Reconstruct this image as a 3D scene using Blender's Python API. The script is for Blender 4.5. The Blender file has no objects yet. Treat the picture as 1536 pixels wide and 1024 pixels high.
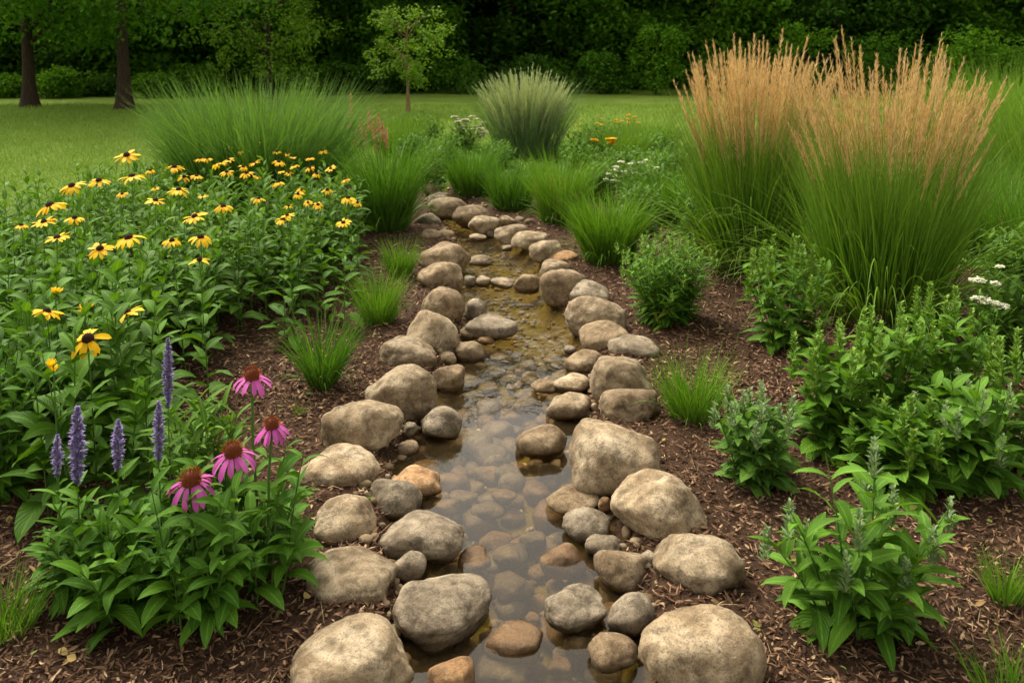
import bpy, bmesh, math, random
import numpy as np
from mathutils import noise as mnoise, Vector

R = np.random.default_rng(11)
random.seed(5)
C = bpy.context.scene.collection
sc = bpy.context.scene
PI = math.pi

# ------------------------------------------------------------------ camera, sky, sun, exposure
CAMH, FPX, PITCH, HOR = 1.6, 1300.0, math.radians(5), 70.0
CY = HOR+FPX*math.tan(PITCH)                             # image row of the optical axis (shifted lens)
cd = bpy.data.cameras.new('camera'); cam = bpy.data.objects.new('camera', cd); C.objects.link(cam)
cam.location = (0, 0, CAMH); cam.rotation_euler = (PI/2-PITCH, 0, 0)
cd.sensor_width = 36; cd.lens = FPX/1536*36; cd.shift_y = (CY-512)/1536; cd.clip_start = 0.05; cd.clip_end = 2000
cd.dof.use_dof = True; cd.dof.focus_distance = 3.1; cd.dof.aperture_fstop = 6.0
sc.camera = cam

SUN_EL, SUN_AZ = math.radians(52), math.radians(-38)     # azimuth from +Y, negative = left
w = bpy.data.worlds.new('World'); sc.world = w; w.use_nodes = True
nt = w.node_tree; nt.nodes.clear()
sky = nt.nodes.new('ShaderNodeTexSky'); sky.sky_type = 'NISHITA'; sky.sun_disc = False
sky.sun_elevation = SUN_EL; sky.sun_rotation = SUN_AZ; sky.dust_density = 4.0; sky.air_density = 1.0
hs = nt.nodes.new('ShaderNodeHueSaturation'); hs.inputs['Saturation'].default_value = 0.18
tn = nt.nodes.new('ShaderNodeMix'); tn.data_type = 'RGBA'; tn.blend_type = 'MULTIPLY'; tn.inputs[0].default_value = 1
tn.inputs[7].default_value = (1.0, 0.95, 0.83, 1)
bg = nt.nodes.new('ShaderNodeBackground'); bg.inputs['Strength'].default_value = 0.145
wo = nt.nodes.new('ShaderNodeOutputWorld')
nt.links.new(sky.outputs[0], hs.inputs['Color']); nt.links.new(hs.outputs[0], tn.inputs[6])
nt.links.new(tn.outputs[2], bg.inputs['Color']); nt.links.new(bg.outputs[0], wo.inputs['Surface'])
sl = bpy.data.lights.new('sun', 'SUN'); sl.energy = 2.0; sl.angle = math.radians(32); sl.color = (1.0, 0.93, 0.80)
so = bpy.data.objects.new('sun', sl); C.objects.link(so)
sd = Vector((math.sin(SUN_AZ)*math.cos(SUN_EL), math.cos(SUN_AZ)*math.cos(SUN_EL), math.sin(SUN_EL)))
so.rotation_euler = sd.to_track_quat('Z', 'Y').to_euler(); so.location = (-6, 6, 20)
sc.view_settings.view_transform = 'Standard'; sc.view_settings.look = 'None'
sc.view_settings.exposure = 1.22; sc.view_settings.gamma = 1; sc.view_settings.use_curve_mapping = False
sc.render.engine = 'CYCLES'
sc.cycles.use_denoising = True
sc.cycles.max_bounces = 8; sc.cycles.diffuse_bounces = 3; sc.cycles.glossy_bounces = 3
sc.cycles.transmission_bounces = 4; sc.cycles.transparent_max_bounces = 12
sc.cycles.caustics_reflective = False; sc.cycles.caustics_refractive = False

# ------------------------------------------------------------------ pixel <-> world
SP, CP = math.sin(PITCH), math.cos(PITCH)
def ray(px, py):
    x = (px-768)/FPX; u = -(py-CY)/FPX
    return np.array([x, CP+u*SP, -SP+u*CP])
def at(px, py, z=0.0):
    d = ray(px, py); t = (z-CAMH)/d[2]
    return np.array([0, 0, CAMH])+d*t
def at_y(px, py, Y):
    d = ray(px, py); t = Y/d[1]
    return np.array([0, 0, CAMH])+d*t
def proj(P):
    P = np.asarray(P)-np.array([0, 0, CAMH])
    f = P[..., 1]*CP-P[..., 2]*SP; u = P[..., 1]*SP+P[..., 2]*CP
    return np.stack([768+FPX*P[..., 0]/f, CY-FPX*u/f], -1)

# ------------------------------------------------------------------ terrain
WZ = -0.07
rows = [(1300,520,1050),(1150,560,1010),(1024,590,985),(900,600,960),(800,575,930),(700,590,880),(640,620,880),(560,665,890),
        (500,690,865),(440,690,830),(400,690,820),(370,690,805),(345,670,770),(320,650,715),(300,640,690),(280,632,665),(268,630,648)]
_cy = np.array([at(0, r[0], WZ)[1] for r in rows])
_cl = np.array([at(r[1], r[0], WZ)[0] for r in rows]); _cr = np.array([at(r[2], r[0], WZ)[0] for r in rows])
def chan(Y): return np.interp(Y, _cy, _cl), np.interp(Y, _cy, _cr)
def sstep(a, b, x):
    t = np.clip((x-a)/(b-a), 0, 1); return t*t*(3-2*t)
def chan_s(X, Y):
    l, r = chan(Y)
    s = np.minimum(X-l, r-X)
    return np.where(Y > _cy[-1], s-(Y-_cy[-1]), s)
def hz(X, Y):
    X = np.asarray(X, float); Y = np.asarray(Y, float)
    s = chan_s(X, Y)
    n = 0.012*np.sin(X*5.1+1.3*np.sin(Y*3.7))*np.cos(Y*4.3+X) + 0.006*np.sin(X*13+Y*7)*np.sin(Y*11-X*5)
    n = n*(1-sstep(10, 14, Y))
    l, r = chan(Y); lim = np.clip(.42*(r-l), .09, .16)
    return n - 0.185*sstep(-0.10, lim, s)*np.clip(.35+(r-l)*1.2, 0, 1)

# ------------------------------------------------------------------ mesh builder
class MB:
    def __init__(s): s.v = []; s.f = []; s.uv = []; s.m = []; s.n = 0
    def add(s, V, F, UV=None, mat=0):
        V = np.asarray(V, float).reshape(-1, 3); F = np.asarray(F, int)
        s.v.append(V); s.f.append(F+s.n); s.n += len(V)
        s.uv.append(np.zeros((len(V), 2)) if UV is None else np.asarray(UV, float).reshape(-1, 2))
        s.m.append(np.full(len(F), mat))
    def build(s, name, mats, parent=None, loc=None, smooth=True):
        if not isinstance(mats, (list, tuple)): mats = [mats]
        V = np.concatenate(s.v); UV = np.concatenate(s.uv)
        if loc is not None: V = V-np.asarray(loc)
        me = bpy.data.meshes.new(name)
        me.vertices.add(len(V)); me.vertices.foreach_set('co', V.ravel())
        loops = np.concatenate([f.ravel() for f in s.f]); tot = np.concatenate([np.full(len(f), f.shape[1]) for f in s.f])
        st = np.concatenate([[0], np.cumsum(tot)[:-1]])
        me.loops.add(len(loops)); me.loops.foreach_set('vertex_index', loops)
        me.polygons.add(len(tot)); me.polygons.foreach_set('loop_start', st); me.polygons.foreach_set('loop_total', tot)
        me.polygons.foreach_set('material_index', np.concatenate(s.m))
        if smooth: me.polygons.foreach_set('use_smooth', np.ones(len(tot), bool))
        ul = me.uv_layers.new(name='UVMap'); ul.data.foreach_set('uv', UV[loops].ravel())
        for m in mats: me.materials.append(m)
        me.update(); me.validate()
        o = bpy.data.objects.new(name, me); C.objects.link(o)
        if parent is not None: o.parent = parent
        elif loc is not None: o.location = [float(q) for q in loc]
        return o

def tag(o, label=None, cat=None, group=None, kind=None):
    if label: o['label'] = label
    if cat: o['category'] = cat
    if group: o['group'] = group
    if kind: o['kind'] = kind
    return o
def thing(name, label, cat, loc, group=None):
    o = bpy.data.objects.new(name, None); C.objects.link(o); o.empty_display_size = 0.05
    o.location = [float(q) for q in loc]
    return tag(o, label, cat, group)

def A(x, n): return np.broadcast_to(np.asarray(x, float), (n,)).copy()
def leaves(mb, base, az, el, L, W, droop, n=5, fold=0.25, roll=0.0, pw=(0.55, 0.9), mat=0, wav=0.0, stalk=0.05):
    """N folded leaf strips, three vertices a ring."""
    base = np.asarray(base, float).reshape(-1, 3); N = len(base)
    if N == 0: return
    az, el, L, W, droop, fold, roll = [A(q, N) for q in (az, el, L, W, droop, fold, roll)]
    t = np.linspace(0, 1, n+1)
    tm = (t[:-1]+t[1:])/2
    e = el[:, None]-droop[:, None]*tm
    st = (L/n)[:, None]
    d = np.stack([np.cos(e)*np.cos(az)[:, None]*st, np.cos(e)*np.sin(az)[:, None]*st, np.sin(e)*st], -1)
    P = np.concatenate([base[:, None], base[:, None]+np.cumsum(d, 1)], 1)
    ee = el[:, None]-droop[:, None]*t
    side = np.stack([-np.sin(az), np.cos(az), 0*az], -1)[:, None]*np.ones((1, n+1, 1))
    nr = np.stack([-np.sin(ee)*np.cos(az)[:, None], -np.sin(ee)*np.sin(az)[:, None], np.cos(ee)], -1)
    cr, sr = np.cos(roll)[:, None, None], np.sin(roll)[:, None, None]
    side, nr = side*cr+nr*sr, nr*cr-side*sr
    p = t**pw[0]*(1-t)**pw[1]; p = p/p.max(); p[0] = stalk; p[-1] = 0.02
    wd = (W[:, None]*p)[..., None]/2
    up = fold[:, None, None]*wd
    if wav: up = up+wav*wd*R.normal(0, 1, (N, n+1, 1))
    V = np.stack([P+side*wd+nr*up, P, P-side*wd+nr*up], 2)
    uv = np.zeros((N, n+1, 3, 2)); uv[..., 0] = np.array([0, .5, 1]); uv[..., 1] = t[None, :, None]
    k = np.arange(n)
    q = np.concatenate([np.stack([3*k, 3*k+1, 3*k+4, 3*k+3], -1), np.stack([3*k+1, 3*k+2, 3*k+5, 3*k+4], -1)])
    F = (q[None]+(np.arange(N)*3*(n+1))[:, None, None]).reshape(-1, 4)
    mb.add(V, F, uv, mat)
def blades(mb, base, az, el, L, W, droop, n=5, twist=None, mat=0, taper=0.7):
    """N grass blades, two vertices a ring."""
    base = np.asarray(base, float).reshape(-1, 3); N = len(base)
    if N == 0: return
    az, el, L, W, droop = [A(q, N) for q in (az, el, L, W, droop)]
    t = np.linspace(0, 1, n+1); tm = (t[:-1]+t[1:])/2
    e = el[:, None]-droop[:, None]*tm**1.6
    st = (L/n)[:, None]
    d = np.stack([np.cos(e)*np.cos(az)[:, None]*st, np.cos(e)*np.sin(az)[:, None]*st, np.sin(e)*st], -1)
    P = np.concatenate([base[:, None], base[:, None]+np.cumsum(d, 1)], 1)
    tw = R.uniform(0, PI, N) if twist is None else A(twist, N)
    side = np.stack([np.cos(tw), np.sin(tw), 0*tw], -1)[:, None]
    p = np.clip(1-t**2.2, 0.04, 1)*(0.6+0.4*np.minimum(1, t*4))
    wd = (W[:, None]*p)[..., None]/2
    V = np.stack([P+side*wd, P-side*wd], 2)
    uv = np.zeros((N, n+1, 2, 2)); uv[..., 0] = np.array([0, 1]); uv[..., 1] = t[None, :, None]
    k = np.arange(n)
    q = np.stack([2*k, 2*k+1, 2*k+3, 2*k+2], -1)
    F = (q[None]+(np.arange(N)*2*(n+1))[:, None, None]).reshape(-1, 4)
    mb.add(V, F, uv, mat)
    return P
def tubes(mb, P, rad, sides=5, mat=0):
    """P (N,k,3) polylines, rad (N,k)."""
    P = np.asarray(P, float); N, k, _ = P.shape
    rad = np.broadcast_to(np.asarray(rad, float), (N, k))
    T = np.gradient(P, axis=1); T /= np.linalg.norm(T, axis=-1, keepdims=True)+1e-9
    ref = np.where(np.abs(T[..., 2:3]) > 0.9, np.array([1., 0, 0]), np.array([0, 0, 1.]))
    a = np.cross(T, ref); a /= np.linalg.norm(a, axis=-1, keepdims=True)+1e-9
    b = np.cross(T, a)
    an = np.arange(sides)*2*PI/sides
    V = P[:, :, None]+rad[..., None, None]*(a[:, :, None]*np.cos(an)[:, None]+b[:, :, None]*np.sin(an)[:, None])
    uv = np.zeros((N, k, sides, 2)); uv[..., 0] = an/(2*PI); uv[..., 1] = np.linspace(0, 1, k)[None, :, None]
    i, j = np.meshgrid(np.arange(k-1), np.arange(sides), indexing='ij'); j2 = (j+1) % sides
    q = np.stack([i*sides+j, i*sides+j2, (i+1)*sides+j2, (i+1)*sides+j], -1).reshape(-1, 4)
    F = (q[None]+(np.arange(N)*k*sides)[:, None, None]).reshape(-1, 4)
    mb.add(V, F, uv, mat)

# ------------------------------------------------------------------ materials
def newmat(name):
    m = bpy.data.materials.new(name); m.use_nodes = True; t = m.node_tree; t.nodes.clear()
    return m, t, t.nodes, t.links
def nd(t, typ, **kw):
    n = t.nodes.new(typ)
    for k, v in kw.items():
        if k in n.inputs: n.inputs[k].default_value = v
        else: setattr(n, k, v)
    return n
def ramp(t, fac, stops):
    r = t.nodes.new('ShaderNodeValToRGB'); el = r.color_ramp.elements
    while len(el) < len(stops): el.new(0.5)
    for e, (p, c) in zip(el, stops): e.position = p; e.color = (c[0], c[1], c[2], 1)
    t.links.new(fac, r.inputs[0]); return r.outputs[0]
def mixc(t, fac, a, b, mode='MIX'):
    m = t.nodes.new('ShaderNodeMix'); m.data_type = 'RGBA'; m.blend_type = mode
    for s, v in ((0, fac), (6, a), (7, b)):
        if isinstance(v, (int, float)): m.inputs[s].default_value = v
        elif isinstance(v, tuple): m.inputs[s].default_value = (v[0], v[1], v[2], 1)
        else: t.links.new(v, m.inputs[s])
    return m.outputs[2]
def math_(t, op, a, b=None, c=None):
    m = t.nodes.new('ShaderNodeMath'); m.operation = op
    for i, v in enumerate((a, b, c)):
        if v is None: continue
        if isinstance(v, (int, float)): m.inputs[i].default_value = v
        else: t.links.new(v, m.inputs[i])
    return m.outputs[0]
def leaf_mat(name, dark, light, trans=0.3, rough=0.6, spec=0.15, rib=0.35, root=None, tip=None, old=None):
    m, t, N, L = newmat(name)
    g = nd(t, 'ShaderNodeNewGeometry'); oi = nd(t, 'ShaderNodeObjectInfo')
    r = math_(t, 'ADD', math_(t, 'MULTIPLY', g.outputs['Random Per Island'], 0.8), math_(t, 'MULTIPLY', oi.outputs['Random'], 0.2))
    stops = [(0.0, dark), (0.85, light)]
    if old: stops = [(0.0, dark), (0.82, light), (0.93, light), (0.97, old)]
    col = ramp(t, r, stops)
    uv = nd(t, 'ShaderNodeUVMap'); sp = nd(t, 'ShaderNodeSeparateXYZ'); L.new(uv.outputs[0], sp.inputs[0])
    if rib:
        d = math_(t, 'ABSOLUTE', math_(t, 'SUBTRACT', sp.outputs[0], 0.5))
        mr = nd(t, 'ShaderNodeMapRange'); mr.inputs[1].default_value = 0.0; mr.inputs[2].default_value = 0.10; mr.inputs[3].default_value = rib; mr.inputs[4].default_value = 0
        L.new(d, mr.inputs[0])
        vv = math_(t, 'SINE', math_(t, 'MULTIPLY', math_(t, 'SUBTRACT', sp.outputs[1], math_(t, 'MULTIPLY', d, 0.7)), 55.0))
        col = mixc(t, mr.outputs[0], col, tuple(min(1, q*2.2+.02) for q in light))
        col = mixc(t, math_(t, 'MULTIPLY_ADD', vv, 0.06, 0.06), col, tuple(q*0.5 for q in dark))
    if root:
        mr = nd(t, 'ShaderNodeMapRange'); mr.inputs[1].default_value = 0.0; mr.inputs[2].default_value = 0.4; mr.inputs[3].default_value = 0.8; mr.inputs[4].default_value = 0
        L.new(sp.outputs[1], mr.inputs[0]); col = mixc(t, mr.outputs[0], col, root)
    if tip:
        mr = nd(t, 'ShaderNodeMapRange'); mr.inputs[1].default_value = 0.55; mr.inputs[2].default_value = 1.0; mr.inputs[3].default_value = 0; mr.inputs[4].default_value = 0.8
        L.new(sp.outputs[1], mr.inputs[0]); col = mixc(t, mr.outputs[0], col, tip)
    p = nd(t, 'ShaderNodeBsdfPrincipled', Roughness=rough); p.inputs['Specular IOR Level'].default_value = spec
    L.new(col, p.inputs['Base Color'])
    if rib:
        b = nd(t, 'ShaderNodeBump', Strength=0.25, Distance=0.004); L.new(vv, b.inputs['Height']); L.new(b.outputs[0], p.inputs['Normal'])
    o = nd(t, 'ShaderNodeOutputMaterial')
    if trans:
        tr = nd(t, 'ShaderNodeBsdfTranslucent'); L.new(mixc(t, 1.0, col, (1.15, 1.1, 0.55), 'MULTIPLY'), tr.inputs['Color'])
        ms = nd(t, 'ShaderNodeMixShader'); ms.inputs[0].default_value = trans
        L.new(p.outputs[0], ms.inputs[1]); L.new(tr.outputs[0], ms.inputs[2]); L.new(ms.outputs[0], o.inputs[0])
    else: L.new(p.outputs[0], o.inputs[0])
    return m
def stone_mat(name, c1, c2, c3):
    m, t, N, L = newmat(name)
    tc = nd(t, 'ShaderNodeTexCoord'); oi = nd(t, 'ShaderNodeObjectInfo')
    va = nd(t, 'ShaderNodeVectorMath'); va.operation = 'MULTIPLY_ADD'
    L.new(oi.outputs['Random'], va.inputs[0]); va.inputs[1].default_value = (37, 91, 53); L.new(tc.outputs['Object'], va.inputs[2])
    def nz(scale, det=6, rough=.6, dist=0.0):
        n = nd(t, 'ShaderNodeTexNoise', Scale=scale, Detail=det, Roughness=rough, Distortion=dist); L.new(va.outputs[0], n.inputs['Vector']); return n.outputs[0]
    big, mid, fine = nz(6, 7, .65, .8), nz(21, 8, .72, .4), nz(190, 3, .6)
    col = ramp(t, big, [(0.36, c1), (0.5, c2), (0.66, c3)])
    col = mixc(t, ramp(t, mid, [(0.44, (0, 0, 0)), (0.62, (.75, .75, .75))]), col, tuple(q*0.45 for q in c1))
    col = mixc(t, ramp(t, nz(14, 8, .75), [(0.52, (0, 0, 0)), (0.68, (.6, .6, .6))]), col, tuple(min(.62, q*1.25) for q in c3))
    col = mixc(t, ramp(t, fine, [(0.35, (.6, .6, .6)), (0.45, (0, 0, 0))]), col, tuple(q*0.35 for q in c1))
    col = mixc(t, ramp(t, nz(330, 2), [(0.62, (0, 0, 0)), (0.72, (.35, .35, .35))]), col, (.52, .47, .38))
    hv = nd(t, 'ShaderNodeHueSaturation'); L.new(col, hv.inputs['Color'])
    mr = nd(t, 'ShaderNodeMapRange'); mr.inputs[3].default_value = 0.82; mr.inputs[4].default_value = 1.15; L.new(oi.outputs['Random'], mr.inputs[0]); L.new(mr.outputs[0], hv.inputs['Value'])
    # wet line where the stream laps at the stone
    g = nd(t, 'ShaderNodeNewGeometry'); sp = nd(t, 'ShaderNodeSeparateXYZ'); L.new(g.outputs['Position'], sp.inputs[0])
    zz = math_(t, 'ADD', sp.outputs[2], math_(t, 'MULTIPLY', math_(t, 'SUBTRACT', mid, 0.5), 0.03))
    wr = nd(t, 'ShaderNodeMapRange'); wr.inputs[1].default_value = WZ+0.014; wr.inputs[2].default_value = WZ+0.030; wr.inputs[3].default_value = 1; wr.inputs[4].default_value = 0; L.new(zz, wr.inputs[0])
    col = mixc(t, wr.outputs[0], hv.outputs[0], mixc(t, 1.0, hv.outputs[0], (.42, .38, .30), 'MULTIPLY'))
    p = nd(t, 'ShaderNodeBsdfPrincipled'); L.new(col, p.inputs['Base Color']); p.inputs['Specular IOR Level'].default_value = 0.3
    L.new(math_(t, 'MULTIPLY_ADD', wr.outputs[0], -0.6, 0.88), p.inputs['Roughness'])
    b1 = nd(t, 'ShaderNodeBump', Strength=0.42, Distance=0.014); L.new(mid, b1.inputs['Height'])
    b2 = nd(t, 'ShaderNodeBump', Strength=0.9, Distance=0.006); L.new(nz(85, 9, .75), b2.inputs['Height']); L.new(b1.outputs[0], b2.inputs['Normal'])
    L.new(b2.outputs[0], p.inputs['Normal'])
    o = nd(t, 'ShaderNodeOutputMaterial'); L.new(p.outputs[0], o.inputs[0])
    return m
def rough_mat(name, stops, scale, bump=0.5, dist=0.01, rough=0.9, stretch=(1, 1, 1), island=False):
    m, t, N, L = newmat(name)
    tc = nd(t, 'ShaderNodeTexCoord'); mp = nd(t, 'ShaderNodeMapping'); mp.inputs['Scale'].default_value = stretch; L.new(tc.outputs['Object'], mp.inputs[0])
    n = nd(t, 'ShaderNodeTexNoise', Scale=scale, Detail=8.0, Roughness=0.65); L.new(mp.outputs[0], n.inputs['Vector'])
    fac = n.outputs[0]
    if island:
        g = nd(t, 'ShaderNodeNewGeometry'); fac = g.outputs['Random Per Island']
    col = ramp(t, fac, stops)
    p = nd(t, 'ShaderNodeBsdfPrincipled', Roughness=rough); p.inputs['Specular IOR Level'].default_value = 0.2; L.new(col, p.inputs['Base Color'])
    b = nd(t, 'ShaderNodeBump', Strength=bump, Distance=dist); L.new(n.outputs[0], b.inputs['Height']); L.new(b.outputs[0], p.inputs['Normal'])
    o = nd(t, 'ShaderNodeOutputMaterial'); L.new(p.outputs[0], o.inputs[0])
    return m

M = {}
M['susan_leaf'] = leaf_mat('susan_leaf', (.044, .118, .008), (.104, .232, .015), old=(.22, .21, .03))
M['pale_leaf'] = leaf_mat('pale_leaf', (.062, .145, .014), (.13, .26, .026))
M['cone_leaf'] = leaf_mat('cone_leaf', (.045, .128, .009), (.102, .235, .016), old=(.22, .21, .03))
M['salvia_leaf'] = leaf_mat('salvia_leaf', (.054, .140, .010), (.122, .265, .020), old=(.22, .21, .03))
M['blue_leaf'] = leaf_mat('blue_leaf', (.055, .135, .018), (.118, .245, .032), old=(.22, .21, .03))
M['bud_green'] = leaf_mat('bud_green', (.12, .25, .028), (.24, .38, .065), rib=0)
M['bud_silver'] = leaf_mat('bud_silver', (.14, .23, .09), (.30, .40, .20), rib=0)
M['stem'] = leaf_mat('stem', (.050, .11, .020), (.09, .17, .030), rib=0, trans=0)
M['grass'] = leaf_mat('grass', (.045, .125, .010), (.115, .26, .022), rib=0, root=(.07, .13, .02), old=(.24, .20, .07))
M['bright_grass'] = leaf_mat('bright_grass', (.068, .165, .010), (.15, .31, .022), rib=0, root=(.06, .13, .015), old=(.26, .24, .08))
M['blue_grass'] = leaf_mat('blue_grass', (.034, .105, .014), (.15, .30, .046), rib=0, tip=(.15, .27, .07))
M['grey_grass'] = leaf_mat('grey_grass', (.070, .135, .045), (.16, .25, .10), rib=0)
M['reed'] = leaf_mat('reed', (.060, .145, .010), (.165, .32, .024), rib=0, root=(.055, .085, .018), tip=(.16, .22, .05), old=(.30, .24, .09))
M['plume'] = leaf_mat('plume', (.47, .295, .14), (.72, .525, .30), rib=0, trans=.25, rough=.7)
M['grey_plume'] = leaf_mat('grey_plume', (.28, .35, .16), (.50, .55, .32), rib=0, trans=.25, rough=.7)
M['lawn_blade'] = leaf_mat('lawn_blade', (.130, .235, .030), (.245, .375, .058), rib=0, trans=.2, old=(.22, .22, .07))
M['meadow'] = leaf_mat('meadow', (.085, .180, .016), (.18, .32, .030), rib=0, old=(.20, .20, .06))
M['straw'] = leaf_mat('straw', (.22, .16, .08), (.42, .33, .18), rib=0, trans=.1)
M['yellow'] = leaf_mat('yellow', (.84, .47, .008), (.95, .62, .014), rib=0, trans=.25, spec=.15, root=(.80, .38, .006))
M['brown_eye'] = rough_mat('brown_eye', [(0.3, (.012, .006, .004)), (.7, (.05, .022, .012))], 400, 1, .003)
M['pink'] = leaf_mat('pink', (.48, .065, .34), (.70, .16, .54), rib=0, trans=.25, spec=.2)
M['rose'] = leaf_mat('rose', (.40, .10, .12), (.60, .22, .22), rib=0)
M['cone_orange'] = leaf_mat('cone_orange', (.16, .028, .006), (.30, .065, .010), rib=0, trans=0, tip=(.85, .27, .03), root=(.035, .010, .006))
M['purple'] = leaf_mat('purple', (.16, .12, .31), (.37, .30, .57), rib=0, trans=.2)
M['white_petal'] = leaf_mat('white_petal', (.55, .56, .42), (.78, .78, .66), rib=0, trans=.2)
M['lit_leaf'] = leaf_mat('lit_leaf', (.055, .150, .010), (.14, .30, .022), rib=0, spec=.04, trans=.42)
M['bark'] = rough_mat('bark', [(.3, (.022, .014, .009)), (.7, (.075, .048, .032))], 9, 1, .05, stretch=(3, 3, .6))
M['young_bark'] = rough_mat('young_bark', [(.3, (.16, .10, .05)), (.7, (.30, .20, .10))], 12, .6, .02, stretch=(3, 3, .6))
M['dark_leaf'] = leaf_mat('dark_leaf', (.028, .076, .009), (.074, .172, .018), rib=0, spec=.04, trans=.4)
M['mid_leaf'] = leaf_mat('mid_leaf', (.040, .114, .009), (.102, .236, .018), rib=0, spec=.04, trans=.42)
M['fresh_leaf'] = leaf_mat('fresh_leaf', (.085, .18, .010), (.19, .34, .024), rib=0, trans=.35)
M['tan'] = stone_mat('stone_tan', (.185, .124, .066), (.335, .248, .147), (.48, .384, .256))
M['grey'] = stone_mat('stone_grey', (.13, .096, .060), (.25, .195, .130), (.385, .315, .220))
M['brown'] = stone_mat('stone_brown', (.155, .095, .048), (.27, .19, .105), (.40, .30, .185))
M['orange'] = stone_mat('stone_orange', (.22, .115, .048), (.38, .215, .095), (.47, .315, .170))
M['chips'] = rough_mat('mulch_chips', [(0, (.035, .017, .009)), (.45, (.100, .051, .027)), (.78, (.18, .100, .055)), (.92, (.28, .175, .098)), (1, (.43, .30, .17))], 60, .4, .003, island=True)

# ------------------------------------------------------------------ ground sheets
def grid(name, xs, ys, zf, m, kind='structure'):
    X, Y = np.meshgrid(xs, ys); V = np.stack([X, Y, zf(X, Y)], -1).reshape(-1, 3)
    nx, ny = len(xs), len(ys)
    i, j = np.meshgrid(np.arange(ny-1), np.arange(nx-1), indexing='ij')
    F = np.stack([i*nx+j, i*nx+j+1, (i+1)*nx+j+1, (i+1)*nx+j], -1).reshape(-1, 4)
    mb = MB(); mb.add(V, F, np.stack([X, Y], -1)); o = mb.build(name, m)
    return tag(o, kind=kind)
# lawn
m, t, N, L = newmat('lawn')
tc = nd(t, 'ShaderNodeTexCoord')
def nz(s, d=6, r=.6):
    n = nd(t, 'ShaderNodeTexNoise', Scale=s, Detail=d, Roughness=r); L.new(tc.outputs['Object'], n.inputs['Vector']); return n.outputs[0]
col = ramp(t, nz(.5), [(.35, (.145, .225, .026)), (.6, (.23, .33, .046))])
col = mixc(t, ramp(t, nz(30, 8, .8), [(.35, (.8, .8, .8)), (.6, (0, 0, 0))]), col, (.060, .120, .014))
col = mixc(t, ramp(t, nz(2.2, 8, .7), [(.52, (0, 0, 0)), (.72, (.6, .6, .6))]), col, (.24, .25, .060))
p = nd(t, 'ShaderNodeBsdfPrincipled', Roughness=.9); p.inputs['Specular IOR Level'].default_value = .1; L.new(col, p.inputs['Base Color'])
b = nd(t, 'ShaderNodeBump', Strength=.8, Distance=.05); L.new(nz(45, 8, .8), b.inputs['Height']); L.new(b.outputs[0], p.inputs['Normal'])
L.new(p.outputs[0], nd(t, 'ShaderNodeOutputMaterial').inputs[0]); M['lawn'] = m
# mulched bed outline: wobbling edge on the ground
def bed_in(X, Y):
    """>0 inside the mulched beds"""
    wob = .25*np.sin(Y*1.7)+.15*np.sin(Y*3.9+1)+.12*np.sin(X*2.3)
    return np.minimum.reduce([X+3.35+wob-0.12*np.maximum(0, 6-Y)*0, 5.4-X+wob, Y-0.3, 10.6+wob*1.5-.06*X-Y])
def lawn_z(X, Y): return np.where(bed_in(X, Y) > 0.15, -0.45, -0.012)
xs = np.concatenate([[-400, -120, -50, -25, -15], np.arange(-10, 10.01, .125), [15, 25, 50, 120, 400]])
ys = np.concatenate([[-60, -15, -4], np.arange(-1, 18.01, .125), np.arange(19, 60, 2), [80, 150, 400, 900]])
grid('lawn', xs, ys, lawn_z, M['lawn'])
# mulch
m, t, N, L = newmat('mulch')
tc = nd(t, 'ShaderNodeTexCoord')
def nz(s, d=6, r=.6, dist=0.):
    n = nd(t, 'ShaderNodeTexNoise', Scale=s, Detail=d, Roughness=r, Distortion=dist); L.new(tc.outputs['Object'], n.inputs['Vector']); return n.outputs[0]
vo = nd(t, 'ShaderNodeTexVoronoi', Scale=70.); L.new(tc.outputs['Object'], vo.inputs['Vector'])
f = nz(55, 8, .75, 1.5)
col = ramp(t, f, [(.3, (.018, .009, .005)), (.5, (.070, .036, .019)), (.68, (.15, .085, .047))])
col = mixc(t, ramp(t, nz(1.4, 5), [(.4, (0, 0, 0)), (.7, (.5, .5, .5))]), col, (.045, .024, .015))
g = nd(t, 'ShaderNodeNewGeometry'); sp = nd(t, 'ShaderNodeSeparateXYZ'); L.new(g.outputs['Position'], sp.inputs[0])
wr = nd(t, 'ShaderNodeMapRange'); wr.inputs[1].default_value = WZ-.03; wr.inputs[2].default_value = WZ+.01; wr.inputs[3].default_value = 1; wr.inputs[4].default_value = 0; L.new(sp.outputs[2], wr.inputs[0])
silt = ramp(t, nz(28, 8, .7), [(.3, (.11, .080, .014)), (.7, (.25, .18, .036))])
col = mixc(t, wr.outputs[0], col, silt)
p = nd(t, 'ShaderNodeBsdfPrincipled', Roughness=.9); p.inputs['Specular IOR Level'].default_value = .15; L.new(col, p.inputs['Base Color'])
b = nd(t, 'ShaderNodeBump', Strength=1., Distance=.02); L.new(f, b.inputs['Height']); L.new(b.outputs[0], p.inputs['Normal'])
L.new(p.outputs[0], nd(t, 'ShaderNodeOutputMaterial').inputs[0]); M['mulch'] = m
mx, my = np.arange(-4.2, 6.0, .05), np.concatenate([np.arange(.2, 7, .04), np.arange(7, 14, .08)])
def bed_z(X, Y):
    b = bed_in(X, Y); return hz(X, Y)-0.30*(1-sstep(-.05, .05, b))
grid('mulch_bed', mx, my, bed_z, M['mulch'])
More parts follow.
